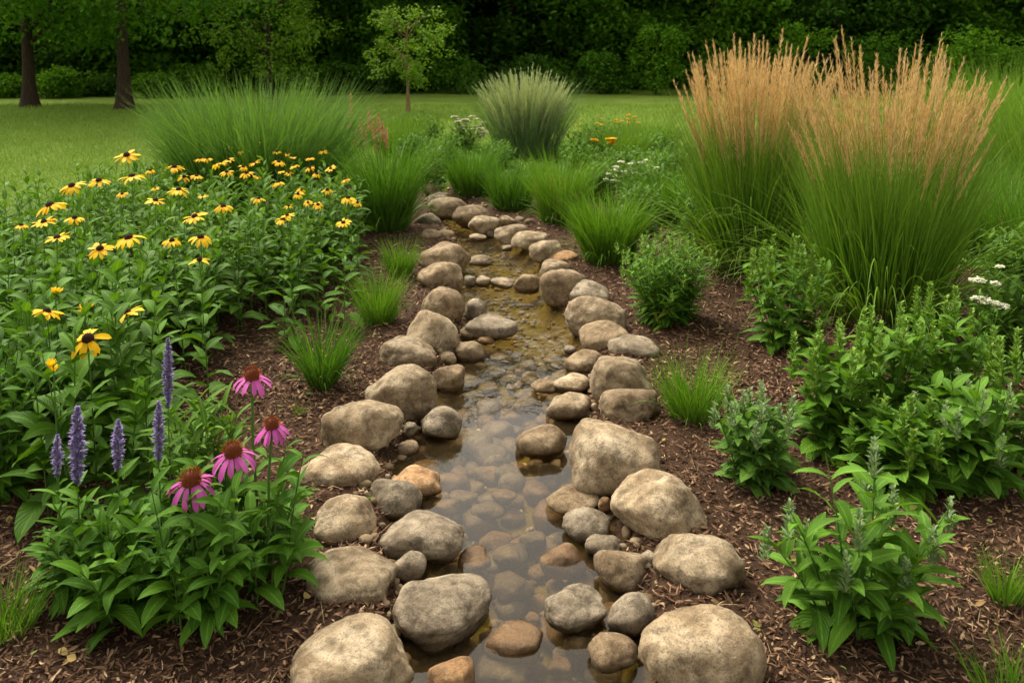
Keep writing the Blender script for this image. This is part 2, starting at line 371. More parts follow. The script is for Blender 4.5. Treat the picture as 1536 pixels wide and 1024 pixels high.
# water
m, t, N, L = newmat('stream_water')
tc = nd(t, 'ShaderNodeTexCoord'); mp = nd(t, 'ShaderNodeMapping'); mp.inputs['Scale'].default_value = (1, .55, 1); L.new(tc.outputs['Object'], mp.inputs[0])
sp = nd(t, 'ShaderNodeSeparateXYZ'); L.new(tc.outputs['Object'], sp.inputs[0])
n1 = nd(t, 'ShaderNodeTexNoise', Scale=11., Detail=4., Roughness=.55, Distortion=.6); L.new(mp.outputs[0], n1.inputs['Vector'])
n2 = nd(t, 'ShaderNodeTexNoise', Scale=3., Detail=2.); L.new(mp.outputs[0], n2.inputs['Vector'])
y0, y1 = at(0, 640, WZ)[1], at(0, 575, WZ)[1]
rf = nd(t, 'ShaderNodeMapRange'); rf.inputs[1].default_value = y0; rf.inputs[2].default_value = y1; rf.inputs[3].default_value = .06; rf.inputs[4].default_value = .8; L.new(sp.outputs[1], rf.inputs[0])
b = nd(t, 'ShaderNodeBump', Distance=.02); L.new(rf.outputs[0], b.inputs['Strength'])
L.new(math_(t, 'ADD', n1.outputs[0], math_(t, 'MULTIPLY', n2.outputs[0], .6)), b.inputs['Height'])
fr = nd(t, 'ShaderNodeFresnel', IOR=1.33); L.new(b.outputs[0], fr.inputs['Normal'])
tr = nd(t, 'ShaderNodeBsdfTransparent'); tr.inputs[0].default_value = (.96, .90, .74, 1)
gl = nd(t, 'ShaderNodeBsdfGlossy', Roughness=.03); gl.inputs[0].default_value = (1, 1, 1, 1); L.new(b.outputs[0], gl.inputs['Normal'])
df = nd(t, 'ShaderNodeBsdfDiffuse'); df.inputs[0].default_value = (.25, .17, .075, 1)
m1 = nd(t, 'ShaderNodeMixShader'); m1.inputs[0].default_value = .05; L.new(tr.outputs[0], m1.inputs[1]); L.new(df.outputs[0], m1.inputs[2])
m2 = nd(t, 'ShaderNodeMixShader'); L.new(fr.outputs[0], m2.inputs[0]); L.new(m1.outputs[0], m2.inputs[1]); L.new(gl.outputs[0], m2.inputs[2])
L.new(m2.outputs[0], nd(t, 'ShaderNodeOutputMaterial').inputs[0]); M['water'] = m
mb = MB(); ny = 90; yy = np.linspace(.9, _cy[-1]+.05, ny); l, r = chan(yy)
V = np.stack([np.stack([l-.12+(r-l+.24)*k/6, yy, np.full(ny, WZ)], -1) for k in range(7)], 1)
i, j = np.meshgrid(np.arange(ny-1), np.arange(6), indexing='ij')
mb.add(V, np.stack([i*7+j, i*7+j+1, (i+1)*7+j+1, (i+1)*7+j], -1).reshape(-1, 4))
tag(mb.build('stream_water', M['water']), kind='structure')

# ------------------------------------------------------------------ stones
ICO = {}
for lv in (3, 4, 5):
    bm = bmesh.new(); bmesh.ops.create_icosphere(bm, subdivisions=lv, radius=1)
    bm.verts.ensure_lookup_table()
    ICO[lv] = (np.array([v.co[:] for v in bm.verts]), np.array([[v.index for v in f.verts] for f in bm.faces])); bm.free()
def stone_shape(seed, lv, facet=.8):
    r = np.random.default_rng(seed); D, F = ICO[lv]
    n = r.normal(size=(13, 3)); n[:, 2] *= 1.0; n /= np.linalg.norm(n, axis=1)[:, None]
    h = r.uniform(.74, 1.05, 13)
    pw = r.uniform(8, 16)
    sq = r.uniform(2.5, 3.4); box = (np.abs(D)**sq).sum(1)**(pw/sq)          # a slightly boxy ball, facets cut off it
    rr = (box+((np.maximum(D@n.T, 0)/h)**pw).sum(1))**(-1/pw)
    V = D*rr[:, None]
    off = Vector(r.uniform(-50, 50, 3))
    dn = np.array([.10*mnoise.noise(Vector(d)*1.3+off)+.055*mnoise.noise(Vector(d)*3.1+off)+.026*mnoise.noise(Vector(d)*7.3+off)+.008*mnoise.noise(Vector(d)*17+off) for d in D])
    V = V*(1+dn)[:, None]
    V = V/np.abs(V).max(0)
    return V, F
def fit_stone(box, z0, seed, lv, cmin=.42, cmax=1.05, depth=.86, rise=.55):
    x0, y0, x1, y1 = box
    V, F = stone_shape(seed, lv)
    c0 = at((x0+x1)/2, y1-.25*(y1-y0), z0)
    a = (x1-x0)/2/FPX*np.linalg.norm(c0-[0, 0, CAMH]); c = a*.75; X, Y = c0[0], c0[1]
    rz = np.random.default_rng(seed+1).uniform(-.5, .5)
    for it in range(14):
        b = a*depth
        P = V*[a, b, c]
        P = np.stack([P[:, 0]*math.cos(rz)-P[:, 1]*math.sin(rz), P[:, 0]*math.sin(rz)+P[:, 1]*math.cos(rz), P[:, 2]], -1)
        W = P+[X, Y, z0+rise*c]
        vis = W[:, 2] > z0-.004
        q = proj(W[vis]); bx0, bx1 = q[:, 0].min(), q[:, 0].max(); by0, by1 = q[:, 1].min(), q[:, 1].max()
        dist = np.linalg.norm([X, Y, CAMH-z0]); sc_ = dist/FPX
        X += ((x0+x1)/2-(bx0+bx1)/2)*sc_
        a *= np.clip((x1-x0)/(bx1-bx0), .8, 1.25)
        c = np.clip(c*np.clip((y1-y0)/(by1-by0), .8, 1.25), cmin*a, cmax*a)
        dep = max(.15, (CAMH-z0)/dist)
        Y -= ((y1+y0)/2-(by1+by0)/2)*sc_/dep*.8
    return P, F, (X, Y, z0+rise*c)
SEED = [100]
def stone(box, mat, label, z0=WZ, name='boulder', cat='boulder', group=None, lv=None, **kw):
    SEED[0] += 3
    if lv is None: lv = 5 if box[2]-box[0] > 85 else 4
    P, F, loc = fit_stone(box, z0, SEED[0], lv, **kw)
    mb = MB(); mb.add(P, F); o = mb.build(name, M[mat]); o.location = [float(q) for q in loc]
    return tag(o, label, cat, group)
GB = 'boulders lining the stream'; GS = 'stones standing in the stream'; GU = 'cobbles under the stream water'
bank = [  # left bank, near to far
 (434,918,622,1085,'tan','large pale tan boulder cut by the bottom edge, left of the stream'),
 (458,825,597,920,'tan','broad flat-topped tan boulder second from the front on the left bank'),
 (470,740,566,825,'tan','upright tan boulder beside the dark wedge-shaped rock, left bank'),
 (443,664,571,747,'tan','low pale boulder nearest the coneflowers, left bank'),
 (481,599,606,690,'tan','round brownish tan boulder fifth from the front on the left bank'),
 (547,545,656,634,'tan','big flat-topped boulder with brown right side, midway up the left bank'),
 (569,503,656,560,'tan','creased tan boulder just right of the arching grass tuft'),
 (607,464,690,532,'tan','broad sloping boulder with grey underside beside the small square stone'),
 (632,429,698,489,'brown','rounded brown boulder left of the pale grey stone in the water'),
 (626,392,695,440,'brown','tan boulder with a brown right face, left end of the stone riffle'),
 (626,362,707,416,'brown','wide brown boulder with a dark hollow on top, left bank by the upper pool'),
 (628,343,662,364,'brown','low flat brown stone left of the upper pool inlet'),
 (654,344,682,361,'brown','small flat brown stone tucked beside the upper pool inlet'),
 (622,319,662,343,'grey','grey-brown stone at the foot of the tall grass clump'),
 # right bank, near to far
 (957,905,1151,1085,'tan','large pale boulder cut by the bottom edge, right of the stream'),
 (978,799,1117,912,'tan','tall angular pale boulder second from the front on the right bank'),
 (915,702,1066,828,'tan','biggest rounded pale boulder on the right bank, third from the front'),
 (852,628,993,745,'tan','broad domed boulder fourth from the front on the right bank'),
 (898,582,990,645,'brown','pinkish brown boulder behind the broad domed right bank boulder'),
 (884,533,985,622,'tan','tall pale boulder with sloping right shoulder beside the short grass tuft'),
 (908,500,990,547,'grey','grey mottled boulder at the edge of the right mulch'),
 (868,480,946,535,'brown','warm brown boulder leaning over the stream rapids'),
 (846,443,940,509,'tan','large wedge-shaped tan boulder with a pointed right end'),
 (851,419,915,466,'grey','pale grey boulder behind the wedge-shaped tan boulder'),
 (809,403,880,457,'brown','square-shouldered brown boulder at the right end of the stone riffle'),
 (809,388,857,416,'tan','small rounded tan boulder above the stone riffle'),
 (820,376,867,397,'orange','flat orange-tan stone on the mulch at the stream bend'),
 (793,360,845,394,'tan','pale boulder with a dark wet foot beside the upper pool'),
 (766,346,822,376,'tan','smooth oval tan boulder on the far bank of the upper pool'),
 (741,336,795,366,'tan','pale rounded boulder above the upper pool, second from the bend'),
 (702,323,752,352,'tan','pale flat-topped boulder at the head of the upper pool'),
 (678,307,736,342,'brown','egg-shaped light brown boulder near the head of the stream'),
 (640,295,703,330,'brown','long rusty brown boulder near the head of the stream'),
 (641,288,677,312,'grey','grey-tan boulder half hidden behind the long rusty brown one'),
]
for x0, y0, x1, y1, mt, lab in bank: stone((x0, y0, x1, y1), mt, lab, z0=-.045, group=GB, rise=.66)
for x0, y0, x1, y1, mt, lab in [
 (748,323,773,338,'tan','small tan cobble resting on mulch behind the pale flat-topped boulder'),
 (771,325,787,336,'grey','tiny grey cobble between two tan cobbles on the mulch'),
 (787,328,804,341,'brown','small brown cobble at the foot of the bright grass clump'),
 (638,274,663,291,'brown','brown cobble at the very head of the dry streambed'),
 (621,269,634,277,'tan','tiny pale cobble farthest away at the stream head'),
 (531,725,553,747,'tan','small pale cobble wedged behind the upright left bank boulder'),
 (868,622,897,657,'brown','small upright brown cobble wedged left of the pinkish boulder'),
 (897,738,917,772,'orange','small reddish cobble wedged beside the biggest right bank boulder'),
 (960,822,988,856,'grey','dark cobble squeezed behind the angular right bank boulder'),
 (605,628,626,657,'grey','small grey cobble wedged against the round left bank boulder'),
]: stone((x0, y0, x1, y1), mt, lab, z0=-.03, name='cobble', cat='cobble', group=GB, lv=4)
for x0, y0, x1, y1, mt, lab in [
 (631,608,694,658,'grey','rounded grey-brown stone in the water by the flat-topped left boulder'),
 (649,546,698,588,'brown','brown stone standing in water below the small square stone'),
 (654,526,685,548,'brown','small square brown stone at the left water edge'),
 (682,511,727,543,'brown','smooth chestnut brown stone below the long grey rock'),
 (690,489,717,511,'brown','small brown stone beside the left end of the long grey rock'),
 (716,503,742,516,'orange','flat reddish stone barely above water under the long grey rock'),
 (697,474,778,507,'grey','long low grey rock jutting into the stream from the left'),
 (695,447,731,482,'grey','pale grey upright stone behind the long grey rock'),
 (696,413,716,431,'grey','small dark grey stone, left end of the riffle row'),
 (711,413,737,430,'tan','small pointed tan stone second in the riffle row'),
 (734,416,773,433,'tan','flat oval tan stone in the middle of the riffle row'),
 (770,411,812,438,'brown','biggest brown stone at the right of the riffle row'),
 (704,382,740,399,'tan','low pale stone beside the wide brown boulder in the upper pool'),
 (728,342,741,361,'grey','tiny upright grey stone in the upper pool inlet'),
 (703,351,730,361,'tan','flat pale stone across the upper pool inlet'),
 (752,367,769,377,'grey','tiny grey stone alone in the upper pool'),
 (593,659,629,684,'brown','small dark brown stone low in the water under the round left boulder'),
 (583,700,663,744,'orange','long reddish brown stone at the left side of the pool'),
 (550,717,634,780,'grey','grey-tan stone with brown top between the reddish stone and dark wedge'),
 (568,766,697,842,'grey','dark grey wedge-shaped rock with wet right face'),
 (562,808,593,836,'tan','tiny round tan stone left of the grey pyramid stone'),
 (587,825,640,876,'grey','small grey pyramid-shaped stone behind the largest stream rock'),
 (588,862,738,974,'grey','largest dark brown-grey rock in the water, front left'),
 (640,983,713,1050,'orange','bright orange stone at the bottom edge of the stream'),
 (773,635,851,685,'brown','lone oval brown stone in the middle of the pool'),
 (818,587,887,630,'tan','low pointed tan stone right of the pool, behind the lone oval stone'),
 (825,559,888,590,'tan','flat triangular tan stone beside the tall right bank boulder'),
 (796,568,840,591,'brown','flat brown stone barely above water left of the triangular stone'),
 (845,523,904,562,'brown','warm brown stone below the leaning right bank boulder'),
 (846,517,864,531,'grey','tiny dark stone in the rapids'),
 (818,726,901,777,'brown','oval brown stone with dark underside left of the biggest right boulder'),
 (843,760,916,815,'grey','grey stone with a ridge below the oval brown stone'),
 (877,800,933,839,'grey','small dull grey stone behind the speckled tan-brown stone'),
 (890,824,975,893,'brown','speckled tan-brown stone against the angular right bank boulder'),
 (816,874,911,950,'grey','mottled rounded stone with peaked top at the front right of the stream'),
 (911,887,985,957,'grey','grey knobbly stone between the mottled peaked stone and the bank'),
 (881,947,957,1010,'brown','golden brown stone in water beside the bottom right boulder'),
]: stone((x0, y0, x1, y1), mt, lab, name='stream_stone', cat='stone', group=GS)
for x0, y0, x1, y1, mt, dz, lab in [
 (726,931,815,1000,'orange',-.012,'big orange-brown stone just breaking the water at the front'),
 (686,823,737,856,'orange',-.004,'orange stone level with the water right of the dark wedge rock'),
 (808,819,880,862,'orange',-.006,'flat pointed orange stone awash in the right of the stream'),
 (739,855,802,905,'brown',-.03,'squarish brown stone sunken midstream above the big orange-brown stone'),
 (713,975,795,1040,'grey',-.05,'big olive grey stone sunken at the bottom edge of the stream'),
 (845,952,887,995,'grey',-.03,'round olive grey stone sunken left of the golden brown stone'),
 (778,798,820,822,'grey',-.03,'oval grey-green stone sunken midstream'),
 (738,818,782,850,'tan',-.03,'round tan stone sunken right of the orange awash stone'),
 (737,738,776,753,'orange',-.03,'bright orange cobble sunken in the middle of the pool'),
 (649,752,689,770,'orange',-.02,'orange cobble sunken right of the long reddish brown stone'),
 (706,754,757,778,'brown',-.04,'wide brown cobble sunken below the bright orange cobble'),
 (673,737,717,756,'tan',-.04,'pale cobble sunken left of the bright orange cobble'),
 (709,667,762,697,'brown',-.06,'broad brown cobble sunken deep in the upper part of the pool'),
 (740,697,782,722,'brown',-.06,'rounded brown cobble sunken below the lone oval stone'),
 (635,658,676,686,'brown',-.03,'brown cobble sunken left of the pool under the low grey-brown stone'),
 (820,983,858,1018,'orange',-.03,'pale orange angular cobble sunken at the bottom right'),
 (787,919,811,937,'orange',-.03,'small orange cobble sunken above the big orange-brown stone'),
 (735,529,767,546,'grey',-.015,'pale grey stone awash below the long grey rock'),
]: stone((x0, y0, x1, y1), mt, lab, z0=WZ+dz-.03, name='sunken_cobble', cat='cobble', group=GU, lv=4, cmin=.5)
# the rest of the bed: cobbles nothing tells apart, each its own object
protos = []
for k in range(14):
    V, F = stone_shape(900+k*7, 3); mb = MB(); mb.add(V*[.055, .045, .032], F)
    protos.append(mb)
pm = [p_.build('sunken_cobble', M[('tan', 'orange', 'brown', 'tan', 'tan', 'grey', 'orange')[k % 7]]) for k, p_ in enumerate(protos)]
placed = []
for k in range(190):
    for tr_ in range(60):
        px, py = R.uniform(600, 950), R.uniform(540, 1060)
        P = at(px, py, -.17); X, Y = P[0], P[1]; rad = R.uniform(.6, 1.5)*.058
        if chan_s(X, Y) < .05: continue
        if all((X-a)**2+(Y-b_)**2 > (.8*(rad+c_))**2 for a, b_, c_ in placed): break
    else: continue
    placed.append((X, Y, rad))
    o = pm[k] if k < len(pm) else pm[int(R.integers(len(pm)))].copy()
    if k >= len(pm): C.objects.link(o)
    s = rad/.05; o.scale = (s, s, s); o.rotation_euler = (0, 0, float(R.uniform(0, 6.28)))
    o.location = (float(X), float(Y), float(hz(X, Y)+.018*s))
    tag(o, 'smooth brownish cobble lying under the shallow stream water among others', 'cobble', GU)
for k in range(len(placed), len(pm)): bpy.data.objects.remove(pm[k])
# gravel: small pebbles on the bed, uncountable
mb = MB(); D3, F3 = ICO[3]; bmD = bmesh.new(); bmesh.ops.create_icosphere(bmD, subdivisions=2, radius=1); bmD.verts.ensure_lookup_table()
D2 = np.array([v.co[:] for v in bmD.verts]); F2 = np.array([[v.index for v in f.verts] for f in bmD.faces]); bmD.free()
cnt = 0
while cnt < 1500:
    Y = R.uniform(1.4, 9.5); l, r = chan(Y); X = R.uniform(l-.05, r+.05)
    s = R.uniform(.008, .022)
    V = D2*s*R.uniform(.6, 1.2, 3)*[1, 1, .7]*(1+.12*R.normal(size=(len(D2), 1)))
    mb.add(V+[X, Y, float(hz(X, Y))+.3*s], F2); cnt += 1
for k in range(170):
    Y = R.uniform(2.0, 10.); l, r = chan(Y); s = R.uniform(.008, .024)
    X = (l-R.uniform(-.06, .12)) if R.random() < .5 else (r+R.uniform(-.06, .12))
    V = D3*s*R.uniform(.6, 1.25, 3)*[1, 1, .75]*(1+.05*np.sin(D3@R.normal(0, 3, 3)))[:, None]
    mb.add(V+[X, Y, float(hz(X, Y))+.35*s], F3)
tag(mb.build('streambed_gravel', M['pebble'] if 'pebble' in M else rough_mat('pebble', [(0, (.10, .06, .03)), (.5, (.22, .16, .09)), (1, (.36, .28, .18))], 40, .3, .003, island=True)), kind='stuff')

# ------------------------------------------------------------------ mulch chips
def in_bed_pts(n, ylo, yhi, wide=1.45):
    n = int(n*1.38)
    Y = R.uniform(ylo**.6, yhi**.6, n)**(1/.6); X = R.uniform(-1, 1, n)*(.62*np.sqrt(Y**2+CAMH**2)*wide)
    k = (bed_in(X, Y) > .03) & (chan_s(X, Y) < -.0) & (X > -4.1) & (X < 5.9)
    return X[k], Y[k]
def chips(n, ylo, yhi, L0, L1, W0, W1, mb):
    X, Y = in_bed_pts(n, ylo, yhi); n = len(X)
    b = np.stack([X, Y, hz(X, Y)+R.uniform(-.004, .014, n)], -1)
    az = R.uniform(0, 2*PI, n); el = R.normal(0.05, .22, n); Ls = R.uniform(L0, L1, n)*R.uniform(.6, 1, n); Ws = R.uniform(W0, W1, n)
    leaves(mb, b, az, el, Ls, Ws, R.normal(0.1, .35, n), n=2, fold=R.normal(0, .5, n), roll=R.normal(0, .6, n), pw=(.25, .3), stalk=.5)
mb = MB()
chips(70000, 1.5, 4.2, .014, .046, .003, .010, mb); chips(50000, 3.8, 11.5, .015, .05, .004, .012, mb)
chips(45000, 3.6, 8, .02, .06, .005, .013, mb); chips(2500, 1.5, 7, .03, .07, .004, .012, mb)
tag(mb.build('mulch_chips', M['chips']), kind='stuff')
mb = MB(); X, Y = in_bed_pts(900, 1.5, 9); n = len(X)
blades(mb, np.stack([X, Y, hz(X, Y)+.012], -1), R.uniform(0, 2*PI, n), R.normal(.12, .1, n), R.uniform(.04, .14, n), R.uniform(.0015, .003, n), R.normal(.3, .3, n), n=4)
tag(mb.build('dry_straw', M['straw']), kind='stuff')

mb = MB(); X, Y = in_bed_pts(420, 1.6, 7); n = len(X)
leaves(mb, np.stack([X, Y, hz(X, Y)+R.uniform(.012, .022, n)], -1), R.uniform(0, 6.28, n), R.normal(0, .25, n), R.uniform(.015, .05, n), R.uniform(.008, .022, n), R.normal(.2, .5, n), n=4, fold=R.uniform(-.3, .6, n), roll=R.normal(0, .5, n))
M['fallen'] = rough_mat('fallen_leaf', [(0, (.10, .055, .022)), (.4, (.24, .15, .06)), (.7, (.36, .27, .09)), (.85, (.14, .17, .03)), (1, (.07, .13, .02))], 80, .3, .002, island=True)
tag(mb.build('fallen_leaves', M['fallen']), kind='stuff')
# ------------------------------------------------------------------ lawn blades
mb = MB(); n = 330000
Y = R.uniform(4.**.55, 24**.55, n)**(1/.55); X = R.uniform(-.98, .92, n)*Y
k = (bed_in(X, Y) < .05); X, Y = X[k], Y[k]; n = len(X)
blades(mb, np.stack([X, Y, np.full(n, -.014)], -1), R.uniform(0, 2*PI, n), R.uniform(.7, 1.5, n), R.uniform(.03, .075, n)*(1+.03*Y), R.uniform(.004, .008, n)*(.7+.06*Y), R.uniform(0, .8, n), n=2)
tag(mb.build('lawn_grass', M['lawn_blade']), kind='stuff')

# ------------------------------------------------------------------ grasses
def tuft(px, py, wpx, top, nb, mat, name, label, cat='grass', group=None, spread=.5, droop=1.0, bw=.005, hvar=.45, top_h=1.08, base=.45, plumes=None, extra=0):
    g0 = at(px, py, 0); Yb = g0[1]; g = np.array([g0[0], Yb, float(hz(g0[0], Yb))])
    H = at_y(px, top, Yb)[2]-g[2]; Rr = wpx/2/FPX*np.linalg.norm(g-[0, 0, CAMH])
    rb = Rr*base
    th = R.uniform(0, 2*PI, nb); q = np.sqrt(R.uniform(0, 1, nb))
    b = np.stack([rb*q*np.cos(th), rb*q*np.sin(th), np.full(nb, -.01)], -1)+g
    az = th+R.normal(0, .7, nb); Ls = H*R.uniform(1-hvar, top_h, nb)
    lean = (Rr-rb*.5)/H*spread*(.25+.9*q)+np.abs(R.normal(0, .07, nb))
    mb = MB()
    blades(mb, b, az, PI/2-lean, Ls, bw*R.uniform(.6, 1.3, nb), np.abs(R.normal(.5, .4, nb))*droop, n=6, mat=0)
    if extra:
        th2 = R.uniform(0, 2*PI, extra); b2 = np.stack([rb*np.cos(th2), rb*np.sin(th2), 0*th2], -1)+g
        blades(mb, b2, th2, R.uniform(.85, 1.4, extra), H*R.uniform(.30, .72, extra), bw*1.25, R.uniform(.9, 2.6, extra), n=8)
    if plumes is None:
        o = mb.build(name, M[mat], loc=g); return tag(o, label, cat, group)
    root = thing(name, label, cat, g, group)
    mb.build('blades', M[mat], root, loc=g)
    npl, pmat, plen, dens, pw_ = plumes
    if pmat == 'plume':
        dm = MB(); th2 = R.uniform(0, 2*PI, 170); b2 = np.stack([rb*np.cos(th2), rb*np.sin(th2), 0*th2], -1)*R.uniform(.6, 1.1, (170, 1))+g
        blades(dm, b2, th2+R.normal(0, .5, 170), R.uniform(.3, 1.3, 170), H*R.uniform(.12, .34, 170), bw, R.uniform(.4, 1.8, 170), n=6)
        dm.build('dead_blades', M['straw'], root, loc=g)
    th = R.uniform(0, 2*PI, npl); q = np.sqrt(R.uniform(0, 1, npl))
    b = np.stack([rb*.8*q*np.cos(th), rb*.8*q*np.sin(th), 0*th], -1)+g
    Ls = H*R.uniform(.70, 1.05, npl)*(1-.15*q); lean = (Rr-rb*.5)/H*(.15+.82*q)*np.clip(R.normal(1, .22, npl), .3, 1.3)
    sm = MB()
    P = blades(sm, b, th+R.normal(0, .35, npl), PI/2-lean*.6, Ls, .003, lean*R.uniform(.3, 1.3, npl), n=10)
    sm.build('stems', M['reed'] if pmat == 'plume' else M[mat], root, loc=g)
    pm_ = MB()
    i = np.repeat(np.arange(npl), dens); s = R.uniform(0, 1, len(i))**.85
    tt = (1-plen)+plen*s; fi = tt*10; i0 = np.minimum(fi.astype(int), 9); fr_ = (fi-i0)[:, None]
    pos = P[i, i0]*(1-fr_)+P[i, i0+1]*fr_; tg = P[i, i0+1]-P[i, i0]; tg /= np.linalg.norm(tg, axis=1)[:, None]
    pel = np.arcsin(np.clip(tg[:, 2], -1, 1)); wdt = np.sin(PI*np.clip(s*.9+.06, 0, 1))
    nn = len(i); az = R.uniform(0, 2*PI, nn)
    tilt = R.uniform(.05, .38, nn)+.3*(R.random(nn) < .25)*wdt
    d = tg+np.stack([np.cos(az)*tilt, np.sin(az)*tilt, 0*az], -1); 
    blades(pm_, pos, np.arctan2(d[:, 1], d[:, 0]), np.arctan2(d[:, 2], np.hypot(d[:, 0], d[:, 1])), pw_*(.3+.7*wdt)*R.uniform(.5, 1.2, nn), pw_*.062, R.uniform(-.2, .5, nn), n=3)
    pm_.build('seed_heads', M[pmat], root, loc=g)
    return root
GT = 'grass clumps along the stream beds'
tuft(1126,405,240,44,1700,'reed','feather_reed_grass','tall feather reed grass with tan plumes, the left of the pair',group='feather reed grasses',spread=.5,droop=.6,bw=.0078,hvar=.62,top_h=.86,base=.46,plumes=(300,'plume',.31,110,.068),extra=260)
tuft(1322,480,290,30,1900,'reed','feather_reed_grass','tall feather reed grass with tan plumes, the nearer right of the pair',group='feather reed grasses',spread=.5,droop=.6,bw=.0072,hvar=.62,top_h=.84,base=.46,plumes=(225,'plume',.31,115,.060),extra=330)
tuft(390,322,258,104,3600,'blue_grass','mounded_grass','wide mounded blue-green grass behind the yellow flowers',group=GT,spread=.6,droop=1.1,bw=.014,base=.7,hvar=.5,plumes=(110,'meadow',.22,16,.07),extra=160)
tuft(582,345,108,180,1000,'grass','tall_grass','tall dark green grass clump at the left head of the stream',group=GT,spread=.9,droop=1.0,bw=.009,base=.5,hvar=.6,extra=90)
tuft(790,240,170,100,800,'grey_grass','silver_grass','grey-green grass with pale feathery seed heads in the middle distance',group=GT,spread=.8,droop=.5,bw=.010,plumes=(420,'grey_plume',.55,80,.10))
tuft(708,291,86,208,700,'grass','grass_clump','soft rounded grass clump right of the stream head',group=GT,spread=.8,droop=.9,bw=.009,base=.6,hvar=.5,top_h=1.18,extra=60)
tuft(768,313,80,234,650,'grass','grass_clump','low rounded grass clump touching the bright one by the stream bend',group=GT,spread=.8,droop=.9,bw=.009,base=.6,hvar=.5,top_h=1.18,extra=60)
tuft(842,332,90,222,800,'bright_grass','grass_clump','bright upright grass clump at the stream bend',group=GT,spread=.8,droop=.9,bw=.009,base=.6,hvar=.5,top_h=1.18,extra=60)
tuft(912,390,108,278,950,'bright_grass','grass_clump','dense bright green grass clump left of the tall reed grass',group=GT,spread=.8,droop=.9,bw=.009,base=.6,hvar=.5,top_h=1.18,extra=60)
tuft(600,412,62,350,380,'bright_grass','grass_tuft','small bright tuft of grass beside the upper left bank',group=GT,spread=.85,droop=.9,hvar=.6,top_h=1.15,extra=25,bw=.005,base=.5)
tuft(568,484,76,392,420,'bright_grass','grass_tuft','upright bright grass tuft between the mulch and left boulders',group=GT,spread=.85,droop=.9,hvar=.6,top_h=1.15,extra=25,bw=.005,base=.5)
tuft(484,580,112,452,330,'grass','grass_tuft','arching loose grass tuft on the left mulch',group=GT,spread=.85,droop=.9,hvar=.6,top_h=1.15,extra=25,bw=.0055,base=.28)
tuft(1040,628,100,518,430,'bright_grass','grass_tuft','short bright grass tuft on the right mulch beside the tall pale boulder',group=GT,spread=.85,droop=.9,hvar=.6,top_h=1.15,extra=25,bw=.0042,base=.6)
tuft(1507,905,85,818,130,'bright_grass','grass_tuft','sparse little grass tuft at the right edge',group=GT,spread=.7,droop=.5,bw=.004,base=.35)
tuft(1510,1050,110,955,120,'bright_grass','grass_tuft','sparse grass tuft in the bottom right corner',group=GT,spread=.8,droop=.4,bw=.004,base=.5)
tuft(8,945,90,855,260,'bright_grass','grass_tuft','weedy grass tuft at the left edge',group=GT,spread=.9,droop=.9,bw=.0035,base=.6)
tuft(450,622,34,596,28,'bright_grass','grass_tuft','tiny seedling grass on the mulch below the arching tuft',group=GT,bw=.003,base=.3)
for k, (px, py, wp, tp, mt, lab) in enumerate([
 (1490,262,150,105,'meadow','tall meadow grass beyond the right reed grass'),
 (1420,245,140,130,'meadow','tall meadow grass just behind the plumes of the right reed grass'),
 (1590,300,200,120,'meadow','tall meadow grass running out of the right edge'),
 (1495,330,120,240,'grass','fine arching grass between the meadow and the white yarrow'),
 (1440,375,110,280,'grass','low arching grass at the right foot of the tall reed grass'),
 (1545,395,120,280,'grass','fine grass behind the white yarrow at the right edge'),
 (1010,330,110,255,'grass','loose grass left of the left reed grass'),
 (1225,300,150,190,'meadow','green grass between and behind the two reed grasses'),
 (1540,225,190,98,'meadow','hazy tall meadow grass at the far right before the trees'),
 (1470,225,170,120,'meadow','hazy tall meadow grass right of the plumes, before the trees'),
 (925,240,90,190,'meadow','grassy meadow clump behind the small white flowers'),
 (975,225,90,178,'meadow','grassy meadow clump at the far bed edge left of the plumes'),
 (590,215,90,168,'meadow','grassy meadow clump under the young tree'),
 (600,235,60,185,'meadow','hazy meadow clump behind the pink flowers')]):
    tuft(px, py, wp, tp, 1300, mt, 'meadow_grass_clump', lab, group='meadow grasses behind the beds', spread=.8, droop=.6, bw=.009, base=.8, top_h=1.3)

# low mixed ground cover that fills the far beds
def cover(name, n, y0, y1, x0, x1, hgt, mats, test):
    mb = MB(); Y = R.uniform(y0, y1, n); X = R.uniform(x0, x1, n)
    k = (chan_s(X, Y) < -.30) & test(X, Y); X, Y = X[k], Y[k]; n = len(X)
    h = hgt*(.65+.35*np.sin(X*2.1+np.sin(Y*1.7)*2)*np.cos(Y*1.9))*R.uniform(.5, 1.1, n)
    z = np.where(bed_in(X, Y) > 0, hz(X, Y), -.012)
    hl = n//2
    b = np.stack([X, Y, z], -1)
    blades(mb, b[:hl], R.uniform(0, 6.28, hl), R.uniform(.9, 1.5, hl), h[:hl]*1.3, .011, R.uniform(.2, 1.4, hl), n=4, mat=0)
    b[hl:, 2] += h[hl:]*R.uniform(.2, .9, n-hl)
    leaves(mb, b[hl:], R.uniform(0, 6.28, n-hl), R.uniform(0, .9, n-hl), R.uniform(.06, .12, n-hl), .035, R.uniform(.3, 1.2, n-hl), n=3, mat=1)
    tag(mb.build(name, mats), kind='stuff')
cover('meadow_ground_cover', 46000, 8.3, 13.5, -2.2, 7.5, .30, [M['meadow'], M['pale_leaf']], lambda X, Y: (X > -1.6) & (Y+.25*np.sin(X*3) > 9.3-.22*np.maximum(0, X)))
cover('right_ground_cover', 16000, 4.6, 8.6, 2.2, 6.2, .20, [M['grass'], M['pale_leaf']], lambda X, Y: X > 3.2+.25*np.sin(Y*2.3)-.18*(Y-5))
